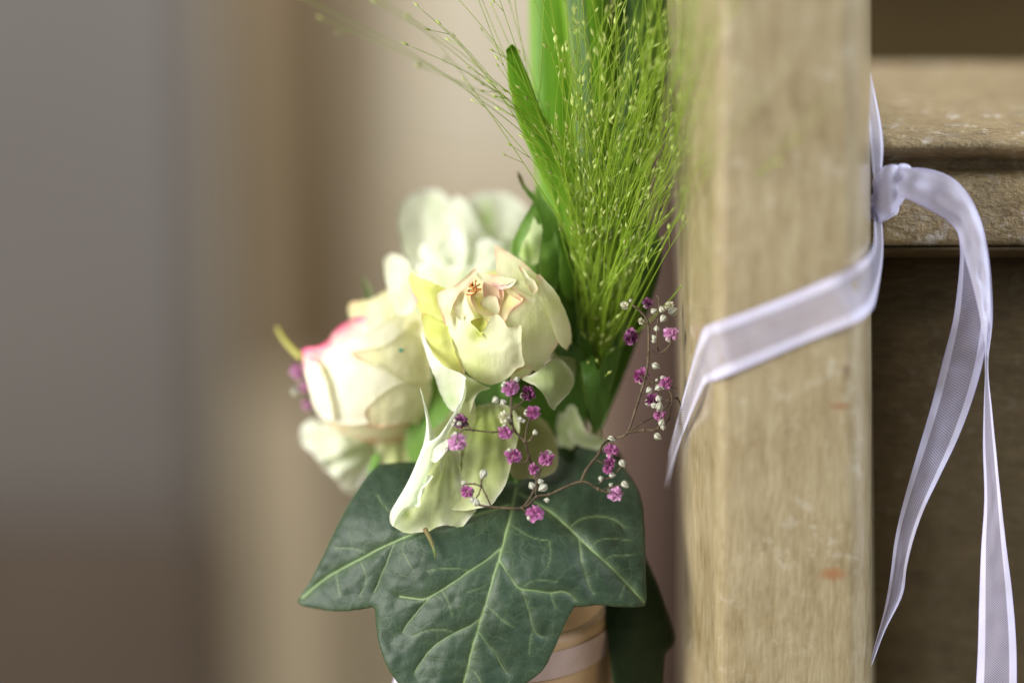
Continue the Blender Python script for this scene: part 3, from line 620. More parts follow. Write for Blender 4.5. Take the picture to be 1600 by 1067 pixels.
sheet(p, [(500, 650), (530, 658), (570, 662), (610, 662), (650, 660), (640, 680), (610, 692), (570, 690), (535, 678)], G(-0.002), lrose, M_orangerim, 4, 0.5, rim_w=4)
V, F = tube_data([(472, 560, -38), (456, 545, -40), (442, 528, -42), (433, 512, -43)], lambda f: 0.0007 * (1 - 0.6 * f) + 0.0002, 8); mesh('sepal', V, F, plain_mat('yellow_sepal', (0.42, 0.40, 0.08), 0.5), lrose)
V, F = tube_data([(580, 470, -45), (574, 448, -48), (566, 436, -50)], lambda f: 0.0006 * (1 - f) + 0.0002, 8); mesh('sepal', V, F, M_stem, lrose)
V, F = tube_data([(623, 547, -16.8), (630, 547.5, -16.8)], 0.0005, 8, 2); mesh('speck', V, F, plain_mat('green_speck', (0.03, 0.22, 0.14), 0.5), lrose)
stem(lrose, [(590, 650, -44), (640, 740, -44), (740, 860, -40), BASE], 0.002)

# ------------------------------------------------------------------ white open flower at the top, out of focus
sheet(p, [(606, 430), (622, 412), (645, 408), (672, 425), (700, 446), (704, 480), (690, 515), (662, 525), (640, 505), (618, 480)], [(606, 430, -36), (672, 425, -34), (704, 480, -26), (662, 525, -26), (640, 470, -30)], lrose, M_white, 4, 0.6, 0.0006, 5, 0.0004, rim_w=5, tint=[(650, 470, 26, .30), (690, 490, 24, .3)])
sheet(p, [(560, 482), (590, 462), (620, 448), (645, 455), (660, 490), (664, 530), (640, 520), (600, 500)], [(560, 482, -34), (620, 448, -36), (664, 530, -24), (610, 490, -28)], lrose, M_orangerim, 4, 0.7, 0.0012, 5, 0.0004, rim_w=6, rim_at=[(620, 452, 30)], tint=[(610, 478, 22, .4)])
wf = thing('white_flower', 'blurred white ruffled open flower at the top of the bouquet', 'flower', W(700, 420, -0.05))
core(wf, 715, 430, -54, 62, 36, 8, M_white)
sheet(p, [(727, 318), (742, 305), (765, 300), (790, 302), (812, 315), (826, 332), (834, 352), (832, 380), (815, 400), (790, 405), (765, 395), (748, 370), (735, 345)], [(727, 318, -53), (790, 300, -57), (834, 352, -52), (770, 395, -46), (815, 400, -46)], wf, M_white, 4, 0.8, 0.0005, 6, 0.0004, rim_w=5, tint=[(760, 322, 11, .55), (760, 342, 13, 0.9), (764, 362, 11, .7), (800, 385, 25, .25)], ribs=(775, 430, 0.0003, 14))
sheet(p, [(622, 352), (623, 330), (634, 312), (650, 302), (670, 297), (690, 301), (702, 314), (712, 335), (720, 365), (722, 400), (712, 428), (690, 436), (662, 430), (643, 418), (632, 398), (626, 376)], [(622, 352, -45), (634, 312, -51), (670, 297, -56), (702, 314, -54), (722, 400, -44), (690, 436, -38), (645, 420, -39), (668, 365, -48)], wf, M_white, 4, 0.9, 0.0005, 7, 0.0005, rim_w=5, tint=[(675, 318, 24, .16), (640, 395, 20, .10)], ribs=(690, 480, 0.0005, 11))
sheet(p, [(700, 330), (704, 314), (716, 308), (728, 316), (738, 334), (747, 352), (760, 368), (768, 390), (760, 410), (735, 428), (712, 430), (700, 408), (692, 380), (694, 352)], [(704, 314, -50), (728, 316, -50), (768, 390, -43), (712, 430, -37), (694, 360, -43), (728, 370, -41)], wf, M_white, 4, 0.9, 0.0006, 6, 0.0004, rim_w=5, ribs=(715, 480, 0.0005, 12))
sheet(p, [(655, 400), (660, 380), (672, 374), (684, 385), (690, 376), (702, 362), (716, 362), (728, 372), (736, 390), (748, 376), (764, 372), (778, 380), (794, 372), (806, 385), (802, 408), (780, 428), (740, 446), (700, 450), (670, 436)], [(655, 400, -35), (715, 362, -37), (806, 385, -37), (700, 450, -27), (745, 440, -27)], wf, M_white, 4, 0.9, 0.0007, 6, 0.0005, rim_w=5, tint=[(680, 412, 14, .16), (718, 405, 13, .14), (690, 445, 30, .3), (740, 445, 30, .3)], ribs=(725, 500, 0.0010, 15))
sheet(p, [(640, 428), (655, 415), (680, 412), (720, 418), (760, 410), (785, 405), (790, 425), (765, 445), (730, 455), (690, 458), (658, 448)], [(640, 428, -31), (790, 420, -29), (690, 458, -20), (740, 455, -20), (720, 414, -30)], wf, M_white, 4, 0.6, 0.0006, 6, 0.0004, rim_w=4, tint=[(700, 450, 40, .36)], ribs=(715, 520, 0.0005, 15))
stem(wf, [(715, 440, -52), (750, 560, -52), (790, 760, -46), BASE], 0.0018)

# ------------------------------------------------------------------ white petals low on the left, far out of focus
lw = thing('white_flower', 'blurred white frilled flower under the left rose, beside the ivy leaf', 'flower', W(560, 720, -0.045))
sheet(p, [(469, 682), (474, 664), (488, 653), (506, 652), (530, 662), (556, 672), (580, 676), (598, 690), (600, 706), (588, 724), (572, 742), (560, 762), (546, 769), (532, 758), (518, 742), (502, 728), (490, 710), (476, 698)], [(469, 682, -44), (500, 652, -44), (598, 690, -48), (548, 768, -44), (540, 710, -38)], lw, M_white, 4, 1.3, 0.0010, 6, 0.0010, rim_w=5, tint=[(560, 705, 26, .30), (520, 720, 20, .12)], ribs=(600, 680, 0.0012, 14))
sheet(p, [(588, 690), (606, 676), (630, 676), (646, 690), (652, 715), (645, 745), (634, 770), (622, 764), (606, 738), (594, 716)], [(588, 690, -44), (630, 676, -44), (652, 715, -42), (630, 770, -38), (620, 720, -38)], lw, M_whitegreen, 4, 0.6, 0.0006, 6, 0.0005, rim_w=5, tint=[(625, 700, 25, .25)], ribs=(620, 660, 0.0006, 16))
V, F = tube_data([(592, 712, -40), (584, 728, -39), (577, 744, -38)], lambda f: 0.0013 * (1 - 0.5 * f), 8); mesh('sepal', V, F, plain_mat('bright_sepal', (0.16, 0.36, 0.05), 0.5), lw)
V, F = tube_data([(606, 740, -34), (611, 762, -33), (610, 790, -33)], lambda f: 0.0013 * (1 - 0.6 * f), 8); mesh('sepal', V, F, M_stem, lw)
core(lw, 590, 690, -52, 40, 30, 8, M_whitegreen)
stem(lw, [(590, 690, -52), (660, 800, -48), (740, 900, -42), BASE], 0.0018)

# ------------------------------------------------------------------ large drooping green white flower in front
gf = thing('white_flower', 'large drooping green and white flower with curled white edge above the ivy leaf', 'flower', W(740, 720, -0.02))
sheet(p, [(800, 634), (822, 640), (845, 652), (866, 680), (872, 712), (868, 735), (850, 745), (820, 748), (800, 745), (790, 700)], [(800, 634, -18), (866, 690, -18), (850, 745, -11), (800, 745, -8), (830, 690, -13)], gf, petal_mat('tan_green_petal', (0.30, 0.31, 0.12), (0.22, 0.26, 0.06), (0.42, 0.40, 0.22), 0.3), 4, 0.6, rim_w=5, wrinkle=0.0005, tint=[(820, 660, 30, .5)])
sheet(p, [(738, 638), (756, 632), (780, 630), (798, 636), (812, 658), (808, 690), (800, 722), (792, 752), (778, 776), (766, 790), (748, 794), (720, 798), (700, 790), (694, 750), (704, 700), (720, 655)], [(738, 638, -10), (780, 630, -11), (812, 655, -10), (795, 745, -4), (766, 790, -1), (700, 790, -4), (745, 700, -3), (700, 720, -5)], gf, M_whitegreen, 4, 0.5, 0.0005, 4, 0.0005, rim_w=4, tint=[(760, 670, 45, .85), (770, 720, 40, .6), (745, 640, 30, .6)], ribs=(760, 600, 0.0003, 24))
sheet(p, [(662, 704), (684, 692), (706, 682), (718, 700), (720, 730), (724, 762), (738, 785), (744, 798), (735, 806), (720, 824), (700, 820), (682, 824), (664, 831), (644, 833), (626, 829), (614, 820), (616, 806), (632, 784), (646, 764), (656, 736)], [(668, 702, -1), (690, 700, -1), (714, 700, -3), (744, 798, -6), (720, 824, -3), (644, 833, 0), (614, 820, 0), (660, 770, -4), (690, 770, -1.5)], gf, M_whitegreen, 3, 1.0, 0.0006, 4, 0.0005, rim_w=6, tint=[(634, 804, 7, .9), (690, 745, 22, .35)], ribs=(700, 690, 0.0004, 20))
sheet(p, [(684, 694), (700, 672), (712, 648), (720, 624), (728, 606), (738, 612), (743, 640), (736, 672), (724, 705), (714, 740), (702, 756), (690, 748), (686, 716)], [(684, 694, -0.5), (728, 606, -4), (743, 640, -7), (702, 756, -4), (708, 690, -1.5)], gf, M_whitegreen, 3, 0.5, rim_w=4, tint=[(715, 670, 22, .55)])
sheet(p, [(672, 676), (690, 660), (706, 640), (720, 630), (712, 650), (700, 672), (688, 690)], [(672, 676, -11), (720, 630, -13), (690, 665, -12)], gf, M_whitegreen, 3, 0.4, rim_w=3, tint=[(695, 660, 20, .3)])
# the curled white edge: a strip rolled forward
def roll(left, right, mat, parent, bow, name='petal_edge', n=90, m=13, seed=0):
    o = strip(name, left, right, parent, mat, n, m, bow, 1.4, seed, 2.2 if seed == 4 else 0.8)
    U = [(k % m) / (m - 1) for k in range(n * m)]
    for at, val in (('rim', [max(0.0, 0.7 - 1.4 * u) for u in U]), ('tint', [0.42 * u ** 2 for u in U])):
        a = o.data.attributes.new(at, 'FLOAT', 'POINT'); a.data.foreach_set('value', val)
    return o
roll([(727, 588, 0), (723, 608, 2), (717, 630, 3), (706, 650, 3), (695, 668, 3), (682, 684, 3), (663, 694, 2), (654, 714, 2), (644, 738, 2), (632, 762, 2.5), (620, 782, 3), (610, 800, 3), (609, 814, 3), (613, 822, 2)],
     [(729, 590, 0), (728, 608, 1), (724, 628, 1), (716, 648, 1), (706, 668, 1), (695, 686, 1.5), (687, 697, 2.5), (678, 718, 3), (668, 742, 3.2), (663, 762, 3.5), (658, 782, 3.8), (649, 792, 3.8), (634, 797, 3.5), (616, 822, 2)], M_white, gf, 0.7, seed=4)
roll([(656, 606, -2), (660, 624, -1), (664, 644, -1), (666, 662, 0), (664, 680, 1), (660, 700, 1)],
     [(657, 606, -3), (665, 630, -2), (671, 652, -1.5), (676, 672, -1), (684, 688, 0), (680, 704, 2)], M_white, gf, 0.4, seed=7, n=60)
sheet('petal_edge', [(676, 700), (690, 686), (700, 688), (698, 702), (690, 714), (680, 722), (672, 716)], [(676, 700, 2.5), (700, 690, 2), (680, 722, 3.5), (690, 704, 4.5)], gf, M_white, 2.5, 0.5, 0.0004, 3, rim_w=4)
sheet('petal_edge', [(650, 752), (664, 744), (676, 742), (672, 752), (660, 766), (658, 780), (655, 792), (648, 790), (640, 784)], [(650, 752, 2.8), (676, 742, 2), (650, 792, 3.5), (658, 768, 4.2)], gf, M_white, 2.5, 1.0, 0.0005, 3, rim_w=4)
V, F = tube_data([(664, 826, 1), (672, 842, 3), (678, 858, 5), (681, 872, 5)], lambda f: 0.0007 * (1 - 0.65 * f), 8); mesh('sepal', V, F, plain_mat('sepal_tip', (0.10, 0.15, 0.03), 0.5, col2=(0.16, 0.09, 0.04), scale=120), gf)
V, F = tube_data([(732, 645, -8), (733, 620, -6), (740, 612, -6), (752, 606, -9)], 0.0005, 7); mesh('sepal', V, F, M_stem, gf)
stem(gf, [(760, 640, -24), (790, 720, -34), (805, 850, -38), BASE], 0.002)

# pale curled flower stalk at the right of it
cs = thing('leaf', 'pale green curled bract low behind the lilac sprig, right of the rose bud', 'leaf', W(910, 650, -0.02))
sheet('blade', [(884, 640), (896, 632), (905, 650), (916, 672), (935, 682), (948, 690), (938, 702), (915, 700), (896, 690), (886, 670)], [(884, 640, -24), (948, 690, -22), (896, 690, -24), (910, 670, -20)], cs, M_guard, 3, 0.5, 0.0006, 4, rim_w=5, tint=[(890, 660, 12, .3)])
sheet('blade', [(872, 650), (884, 646), (896, 668), (898, 696), (882, 704), (870, 690)], [(872, 650, -26), (884, 646, -26), (898, 696, -25), (870, 690, -28)], cs, M_guard, 3, 0.5, 0.0006, 4, rim_w=5, tint=[(880, 680, 14, .6)])

# ------------------------------------------------------------------ green foliage: filler leaves, blades, green rose bud
def leaf(kind, label, outline, ctrl, mat, step=5, **kw):
    cx = sum(q[0] for q in outline) / len(outline); cy = max(q[1] for q in outline)
    t = thing(kind, label, 'leaf', W(cx, cy, -0.04))
    sheet('blade', outline, ctrl, t, mat, step, 0.5, 0, 5, 0.0004, 30, rim_w=3, **kw)
    return t
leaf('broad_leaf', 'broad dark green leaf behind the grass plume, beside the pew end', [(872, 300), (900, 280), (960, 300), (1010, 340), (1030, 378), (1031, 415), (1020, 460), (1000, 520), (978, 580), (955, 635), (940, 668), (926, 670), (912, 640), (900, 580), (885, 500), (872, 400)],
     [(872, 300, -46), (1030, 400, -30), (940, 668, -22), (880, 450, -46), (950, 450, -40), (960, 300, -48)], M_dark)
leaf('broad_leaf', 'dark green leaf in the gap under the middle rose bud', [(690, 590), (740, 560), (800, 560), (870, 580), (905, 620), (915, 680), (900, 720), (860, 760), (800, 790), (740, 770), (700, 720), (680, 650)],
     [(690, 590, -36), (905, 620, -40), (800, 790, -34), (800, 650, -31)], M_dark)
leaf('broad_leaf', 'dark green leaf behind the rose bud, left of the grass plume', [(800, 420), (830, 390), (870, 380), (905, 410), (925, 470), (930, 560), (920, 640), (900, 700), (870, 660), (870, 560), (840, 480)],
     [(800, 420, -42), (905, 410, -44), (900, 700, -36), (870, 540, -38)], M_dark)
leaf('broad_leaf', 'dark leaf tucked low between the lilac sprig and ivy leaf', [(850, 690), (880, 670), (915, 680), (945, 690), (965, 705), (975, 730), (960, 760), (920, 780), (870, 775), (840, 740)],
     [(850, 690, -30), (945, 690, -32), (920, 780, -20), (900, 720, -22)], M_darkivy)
leaf('broad_leaf', 'olive green leaf in the gap between the left rose and the curled white petal', [(640, 600), (665, 575), (690, 580), (712, 620), (716, 670), (700, 720), (670, 740), (640, 720), (632, 660)],
     [(640, 600, -36), (712, 620, -26), (670, 740, -30), (690, 660, -24)], M_sepal)
# blades
def blade(label, C, half, mat, zc, curl=2.0, fold=0.0):
    """a long grass leaf: centre line (px, py, mm), half widths"""
    Cc = catmull(C, 5, False); n = len(Cc); hw = np.interp(np.linspace(0, 1, n), np.linspace(0, 1, len(half)), half)
    V, F, UV, RM = [], [], [], []; m = 9
    for i in range(n):
        t = Cc[min(i + 1, n - 1)] - Cc[max(i - 1, 0)]; L = math.hypot(t[0], t[1]) + 1e-6; nx, ny = -t[1] / L, t[0] / L
        for j in range(m):
            u = j / (m - 1) * 2 - 1
            z = Cc[i][2] - curl * u * u + fold * abs(u) + 0.25 * math.sin(u * 14)
            V.append(W(Cc[i][0] + nx * u * hw[i], Cc[i][1] + ny * u * hw[i], z / 1000)); UV.append((u * 0.5 + 0.5, i * 5 / 100.0)); RM.append(math.exp(-(1 - abs(u)) / 0.12))
    for i in range(n - 1):
        for j in range(m - 1): F.append([i * m + j, i * m + j + 1, (i + 1) * m + j + 1, (i + 1) * m + j])
    t = thing('grass_leaf', label, 'grass leaf', W(*C[-1][:2], C[-1][2] / 1000))
    o = mesh('blade', V, F, mat, t, attrs={'rim': RM, 'tint': [0.0] * len(V)}, uv=UV); solid(o, 0.00025, 0)
    return t
blade('wide green grass blade standing upright behind the leaning blunt blade', [(855, -150, -34), (862, 0, -36), (862, 120, -38), (866, 240, -40), (884, 360, -42), (905, 470, -44), (915, 600, -44)], [38, 36, 34, 32, 28, 20, 12], M_blade, 0, 3, 1.5)
blade('green grass blade behind the middle of the grass plume', [(905, -150, -30), (915, 0, -32), (925, 120, -35), (925, 260, -38), (925, 400, -40), (925, 560, -42)], [42, 38, 34, 28, 20, 12], M_blade, 0, 3, 0)
blade('dark green grass blade at the right behind the plume, next to the pew end', [(1000, -150, -38), (1000, 0, -38), (995, 120, -38), (980, 260, -40), (960, 400, -42), (940, 560, -42)], [48, 44, 40, 36, 24, 12], M_dark, 0, 3, 0)
blade('grey green grass blade seen between the plume stalks', [(890, -60, -22), (905, 60, -25), (913, 180, -27), (918, 300, -29), (922, 420, -31), (926, 520, -32)], [16, 16, 15, 13, 10, 6], M_blade_pale, 0, 1, 0.8)
blade('leaning green grass blade with a blunt folded tip left of the plume', [(795, 74, -2), (800, 84, -4), (814, 140, -8), (836, 205, -12), (862, 265, -15), (885, 325, -17), (903, 385, -18), (915, 440, -20), (922, 520, -24), (928, 620, -28)], [6, 17, 20, 20, 18, 15, 11, 7, 5, 4], M_blade, 0, 0.6, 0.3)
blade('thin narrow grass blade curving off behind the rose bud', [(862, 548, -14), (884, 546, -12), (900, 552, -12), (915, 566, -14), (934, 572, -18), (950, 570, -22)], [5, 11, 9, 6, 4, 2], M_dark, 0, 1, 0.5)
leaf('grass_sheath', 'olive green leaf sheath wrapping the foot of the grass plumes', [(897, 420), (906, 450), (914, 490), (921, 530), (928, 562), (934, 580), (941, 566), (949, 530), (958, 496), (972, 462), (986, 440), (985, 480), (976, 530), (962, 585), (949, 630), (938, 668), (927, 666), (916, 620), (906, 560), (899, 500)],
     [(897, 420, -22), (934, 580, -10), (986, 440, -22), (938, 668, -14), (905, 540, -18), (968, 560, -18)], M_dark)  # leaf sheath, kept dark to stand in for shade at the plume foot
# green rose bud
gb = thing('rosebud', 'green rosebud with pointed brown tipped sepals above the rose bud', 'rosebud', W(860, 450, -0.03))
core(gb, 856, 395, -31, 42, 62, 8, M_sepal, 'hip')
sheet(p, [(806, 392), (812, 365), (822, 345), (838, 332), (852, 338), (858, 360), (852, 390), (838, 412), (820, 410)], [(806, 392, -26), (838, 332, -28), (838, 412, -20), (852, 380, -20), (828, 370, -19)], gb, petal_mat('bud_petal', (0.66, 0.74, 0.42), (0.30, 0.45, 0.06), (0.6, 0.66, 0.3), 0.4), 3, 0.4, rim_w=3, tint=[(825, 395, 16, .8), (845, 400, 20, .6)])
def sepal(outline, ctrl, tip=None):
    return sheet('sepal', outline, ctrl, gb, M_sepal, 3, 0.5, 0.0004, 3, 0.0003, rim_w=2.5, tint=[(tip[0], tip[1], 16, 1.0)] if tip else None)
sepal([(808, 268), (814, 274), (822, 290), (834, 303), (850, 312), (866, 330), (878, 352), (886, 385), (884, 420), (870, 440), (858, 420), (852, 385), (846, 350), (836, 322), (822, 302), (812, 286)], [(808, 268, -18), (836, 308, -18), (866, 330, -18), (886, 400, -20), (858, 430, -17), (862, 380, -14)], (812, 276))
sepal([(838, 290), (846, 300), (850, 315), (852, 340), (842, 352), (834, 340), (828, 360), (816, 380), (808, 408), (802, 400), (802, 380), (810, 356), (822, 335), (832, 316)], [(838, 290, -24), (852, 340, -17), (802, 400, -17), (822, 345, -15)])
sepal([(884, 350), (898, 362), (906, 385), (912, 420), (905, 455), (890, 470), (876, 450), (874, 410), (878, 375)], [(884, 350, -20), (912, 420, -24), (890, 470, -22), (886, 410, -16)])
sepal([(850, 345), (862, 352), (872, 380), (876, 420), (866, 455), (848, 445), (842, 410), (846, 375)], [(850, 345, -17), (876, 420, -17), (848, 445, -17), (860, 400, -12)])
sepal([(802, 372), (806, 380), (806, 405), (812, 425), (806, 430), (798, 412), (797, 392)], [(802, 372, -19), (812, 425, -18), (797, 395, -20)])
stem(gb, [(858, 450, -30), (870, 560, -40), (840, 760, -42), BASE], 0.002)

# ------------------------------------------------------------------ ivy leaves
def ivy_mat(name, c1, c2, vein, spec=0.5, rough=0.5):
    k = NT(name)
    uv = k.coord((1, 1, 1), 'UV')
    wz = k.noise(uv, 4.5, 3); wm = k.n('ShaderNodeMix', data_type='VECTOR'); wm.inputs[0].default_value = 0.10
    nz = k.n('ShaderNodeTexNoise'); nz.inputs['Scale'].default_value = 5.5; k.l(uv, nz.inputs['Vector'])
    k.l(uv, wm.inputs[4]); k.l(nz.outputs['Color'], wm.inputs[5])
    vo = k.n('ShaderNodeTexVoronoi', feature='DISTANCE_TO_EDGE'); vo.inputs['Scale'].default_value = 5.2; k.l(wm.outputs[1], vo.inputs['Vector'])
    net = k.ramp(vo.outputs['Distance'], [(0.0, 1.0), (0.085, 0.0)])
    vo2 = k.n('ShaderNodeTexVoronoi', feature='DISTANCE_TO_EDGE'); vo2.inputs['Scale'].default_value = 15; k.l(wm.outputs[1], vo2.inputs['Vector'])
    net2 = k.ramp(vo2.outputs['Distance'], [(0.0, 1.0), (0.13, 0.0)])
    sp = k.noise(uv, 26, 4, 0.7); bl = k.noise(uv, 1.6, 4, 0.6)
    c = k.mix(k.ramp(k.math('ADD', k.math('MULTIPLY', sp, 0.45), k.math('MULTIPLY', bl, 0.55)), [(0.38, 0.0), (0.62, 1.0)]), c1, c2)
    msk = k.ramp(k.noise(uv, 2.3, 3), [(0.4, 0.15), (0.62, 1.0)])
    c = k.mix(k.math('MULTIPLY', k.math('MULTIPLY', net, msk), 0.09), c, vein)
    c = k.mix(k.math('MULTIPLY', k.math('MULTIPLY', net2, msk), 0.05), c, vein)
    fl = k.ramp(k.noise(uv, 48, 3, 0.7), [(0.62, 0.0), (0.74, 1.0)])
    c = k.mix(k.math('MULTIPLY', k.math('MULTIPLY', fl, msk), 0.28), c, (0.20, 0.30, 0.10))
    vf = k.math('MINIMUM', k.attr('vein'), 1.0)
    c = k.mix(k.math('MULTIPLY', vf, 0.92), c, vein)
    c = k.mix(k.math('MULTIPLY', k.attr('rim'), 0.5), c, (0.05, 0.085, 0.03))
    k.l(c, k.b.inputs['Base Color']); k.b.inputs['Roughness'].default_value = rough
    k.l(k.math('ADD', rough - 0.08, k.math('MULTIPLY', sp, 0.2)), k.b.inputs['Roughness']); k.b.inputs['Specular IOR Level'].default_value = spec
    k.l(k.bump(k.math('ADD', k.math('MULTIPLY', net, -0.5), k.math('ADD', k.math('MULTIPLY', sp, 0.5), k.math('MULTIPLY', net2, -0.1))), 0.12, 0.0007), k.b.inputs['Normal'])
    return k.m
VEINS = [  # (width px, strength, points)
    (3.4, 1.0, [(806, 765), (798, 804), (790, 835), (783, 862), (771, 900), (759, 940), (751, 965), (743, 992), (734, 1025), (725, 1062), (716, 1110)]),
    (2.6, .9, [(781, 858), (760, 875), (735, 891), (712, 907), (690, 921), (666, 934), (646, 934), (625, 931)]), (1.6, .6, [(672, 933), (658, 948), (645, 964), (636, 975), (629, 986)]),
    (3.0, .95, [(795, 790), (755, 802), (700, 818), (660, 830), (637, 838), (610, 849), (584, 862), (560, 875), (544, 883), (520, 896), (499, 911), (484, 924), (473, 934)]),
    (1.6, .55, [(620, 846), (611, 862), (605, 879), (597, 896), (591, 912), (585, 925)]), (1.3, .45, [(532, 890), (527, 900), (530, 915), (532, 930)]), (1.2, .4, [(575, 866), (560, 858), (545, 856), (525, 856)]),
    (1.3, .4, [(650, 834), (635, 818), (615, 806), (600, 790), (590, 775)]), (1.2, .35, [(560, 875), (570, 890), (572, 910), (562, 930)]),
    (3.0, 1.0, [(812, 772), (836, 786), (861, 802), (882, 820), (901, 838), (921, 857), (942, 875), (960, 892), (978, 911), (992, 926), (1005, 940)]),
    (1.8, .7, [(888, 826), (905, 813), (926, 808), (940, 808), (954, 811), (966, 817), (974, 826)]), (1.9, .75, [(903, 842), (906, 858), (908, 878), (913, 895), (918, 912), (926, 926)]),
    (1.2, .4, [(942, 875), (955, 868), (972, 868), (990, 866)]), (1.2, .45, [(978, 911), (972, 920), (968, 932)]), (1.2, .4, [(921, 857), (935, 845), (955, 842), (985, 846)]),
    (2.4, .9, [(780, 874), (788, 888), (798, 904), (812, 919), (836, 922), (861, 925), (876, 923), (889, 927), (897, 936)]),
    (1.7, .7, [(814, 921), (820, 937), (826, 955), (829, 968), (832, 980), (838, 989), (848, 994)]), (1.3, .5, [(859, 926), (863, 936), (867, 948)]), (1.3, .45, [(832, 980), (828, 1000), (826, 1020)]),
    (2.0, .75, [(757, 958), (735, 976), (710, 988), (690, 1000), (674, 1013), (660, 1030), (649, 1048)]), (1.2, .45, [(712, 987), (690, 982), (665, 985), (645, 995)]), (1.2, .4, [(735, 891), (715, 888), (690, 888), (668, 892)]),
    (1.8, .7, [(748, 986), (760, 1004), (771, 1018), (780, 1034), (790, 1050)]), (1.3, .5, [(759, 945), (772, 955), (785, 968), (800, 978)]), (1.2, .4, [(795, 818), (815, 832), (835, 842), (858, 846)]),
    (1.2, .4, [(858, 846), (860, 865), (856, 885)]), (1.2, .35, [(690, 921), (700, 940), (706, 960)]), (1.2, .4, [(730, 1040), (745, 1052), (752, 1068)]), (1.2, .35, [(768, 906), (750, 918), (728, 925)]),
    (1.0, .35, [(812, 919), (830, 908), (850, 906), (870, 908)]), (1.0, .3, [(637, 838), (630, 860), (640, 880), (650, 900)]),
]
def ivy(name_label, outline, ctrl, veins, mat, step, petiole):
    cx, cy = 805, 760
    t = thing('ivy_leaf', name_label, 'ivy leaf', W(petiole[0][0], petiole[0][1], petiole[0][2] / 1000))
    O = outline; f = tps(ctrl)
    vp = [(wd, st, catmull(pp, 6, False)) for wd, st, pp in veins]
    store = {}
    def dzf(x, y):
        v = np.zeros(len(x)); rel_ = np.zeros(len(x)); bul = np.full(len(x), 1e9)
        for wd, st, C in vp:
            d = seg_dist(x, y, C, closed=False)
            v = np.maximum(v, st * np.exp(-(d / (wd * 0.68)) ** 2) + 0.16 * st * np.exp(-(d / (wd * 3.2)) ** 2))
            rel_ = np.maximum(rel_, st * np.exp(-(d / (wd * 1.3)) ** 2))
            if st > 0.5: bul = np.minimum(bul, d)
        store['v'] = v
        return f(x, y) - 0.00032 * rel_ + 0.0016 * (1 - np.exp(-bul / 22.0)) if len(veins) else f(x, y)
    o = sheet('blade', O, dzf, t, mat, step, 0.35, -0.0006, 4, 0.0006, 34, rim_w=3, rimvar=False)
    vv = store['v']; at = o.data.attributes.new('vein', 'FLOAT', 'POINT'); at.data.foreach_set('value', vv.astype(np.float32))
    solid(o, 0.00035, -1)
    V, F = tube_data(petiole, 0.0011, 8, 6); mesh('petiole', V, F, M_stem, t)
    return t
M_ivy = ivy_mat('ivy_green', (0.016, 0.034, 0.018), (0.031, 0.056, 0.031), (0.21, 0.30, 0.125), 0.34)
ivy('large dark green lobed ivy leaf with pale veins at the front under the flowers',
    [(600, 726), (585, 732), (572, 748), (556, 772), (538, 802), (522, 834), (504, 872), (484, 910), (468, 934), (470, 944), (496, 950), (530, 954), (562, 951), (584, 948), (588, 960), (590, 985), (595, 1012), (606, 1040), (620, 1062), (645, 1092), (690, 1130), (725, 1150), (765, 1115), (798, 1082), (826, 1063), (850, 1042), (866, 1010), (882, 975), (896, 949), (912, 946), (936, 944), (970, 947), (1000, 947), (1009, 940), (1008, 905), (1007, 860), (1005, 815), (1000, 778), (986, 748), (960, 718), (920, 700), (860, 720), (806, 752), (720, 740), (650, 724)],
    [(800, 770, -14), (720, 740, -22), (860, 725, -24), (600, 735, -18), (468, 936, -13), (590, 950, -4), (660, 830, -2), (725, 1145, 1), (620, 1062, -1), (740, 950, 4), (850, 1040, 1), (896, 948, 2.5), (1008, 940, -2), (1004, 780, -14), (930, 850, 0), (940, 712, -24), (860, 900, 4)],
    VEINS, M_ivy, 2.6, [(808, 752, -17), (815, 800, -24), (815, 900, -32), BASE])
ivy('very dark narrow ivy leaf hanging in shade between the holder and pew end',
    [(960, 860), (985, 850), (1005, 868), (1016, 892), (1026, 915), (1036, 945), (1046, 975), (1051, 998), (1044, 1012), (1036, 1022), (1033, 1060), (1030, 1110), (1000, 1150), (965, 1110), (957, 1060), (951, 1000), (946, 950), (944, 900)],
    [(960, 860, -22), (1016, 892, -22), (1050, 998, -27), (990, 1150, -18), (945, 950, -18), (990, 980, -15)], [], ivy_mat('ivy_in_shade', (0.010, 0.022, 0.005), (0.014, 0.028, 0.007), (0.02, 0.035, 0.01), 0.2, 0.6), 5, [(975, 858, -22), (930, 880, -30), (860, 930, -36), BASE])  # darker copy of the ivy green with the shade painted in

# ------------------------------------------------------------------ the holder behind the ivy leaf
M_kraft = plain_mat('pale_wood', (0.44, 0.29, 0.15), 0.5, col2=(0.37, 0.235, 0.115), scale=60)
hb = W(788, 1180, -0.040); ht = W(788, 915, -0.040)
hold = thing('flower_holder', 'round pale wooden flower holder behind the ivy leaf, tied with ribbon', 'flower holder', (hb.x, hb.y, hb.z - 0.06))
hh = ht.z - hb.z + 0.06
V, F = lathe((hb.x, hb.y, hb.z - 0.06), [(0.0285, 0), (0.0295, 0.004), (0.0302, hh * .5), (0.0305, hh - 0.002), (0.0298, hh), (0.0275, hh), (0.027, hh - 0.02), (0.001, hh - 0.02)], 64)
mesh('cup', V, F, M_kraft, hold)
tie = thing('ribbon', 'white ribbon band wrapped round the wooden flower holder, mostly hidden by ivy', 'ribbon', W(788, 1010, -0.01))
zr = W(788, 1018, -0.010).z
V, F, UV = [], [], []
for i in range(65):
    a = 2 * math.pi * i / 64
    for j in range(5):
        zz = zr + (j - 2) * 0.0019 + 0.0012 * math.sin(a + 0.4); r = 0.0311 + 0.0002 * (j % 2)
        V.append((hb.x + r * math.cos(a), hb.y + r * math.sin(a), zz)); UV.append((j / 4, i / 8))
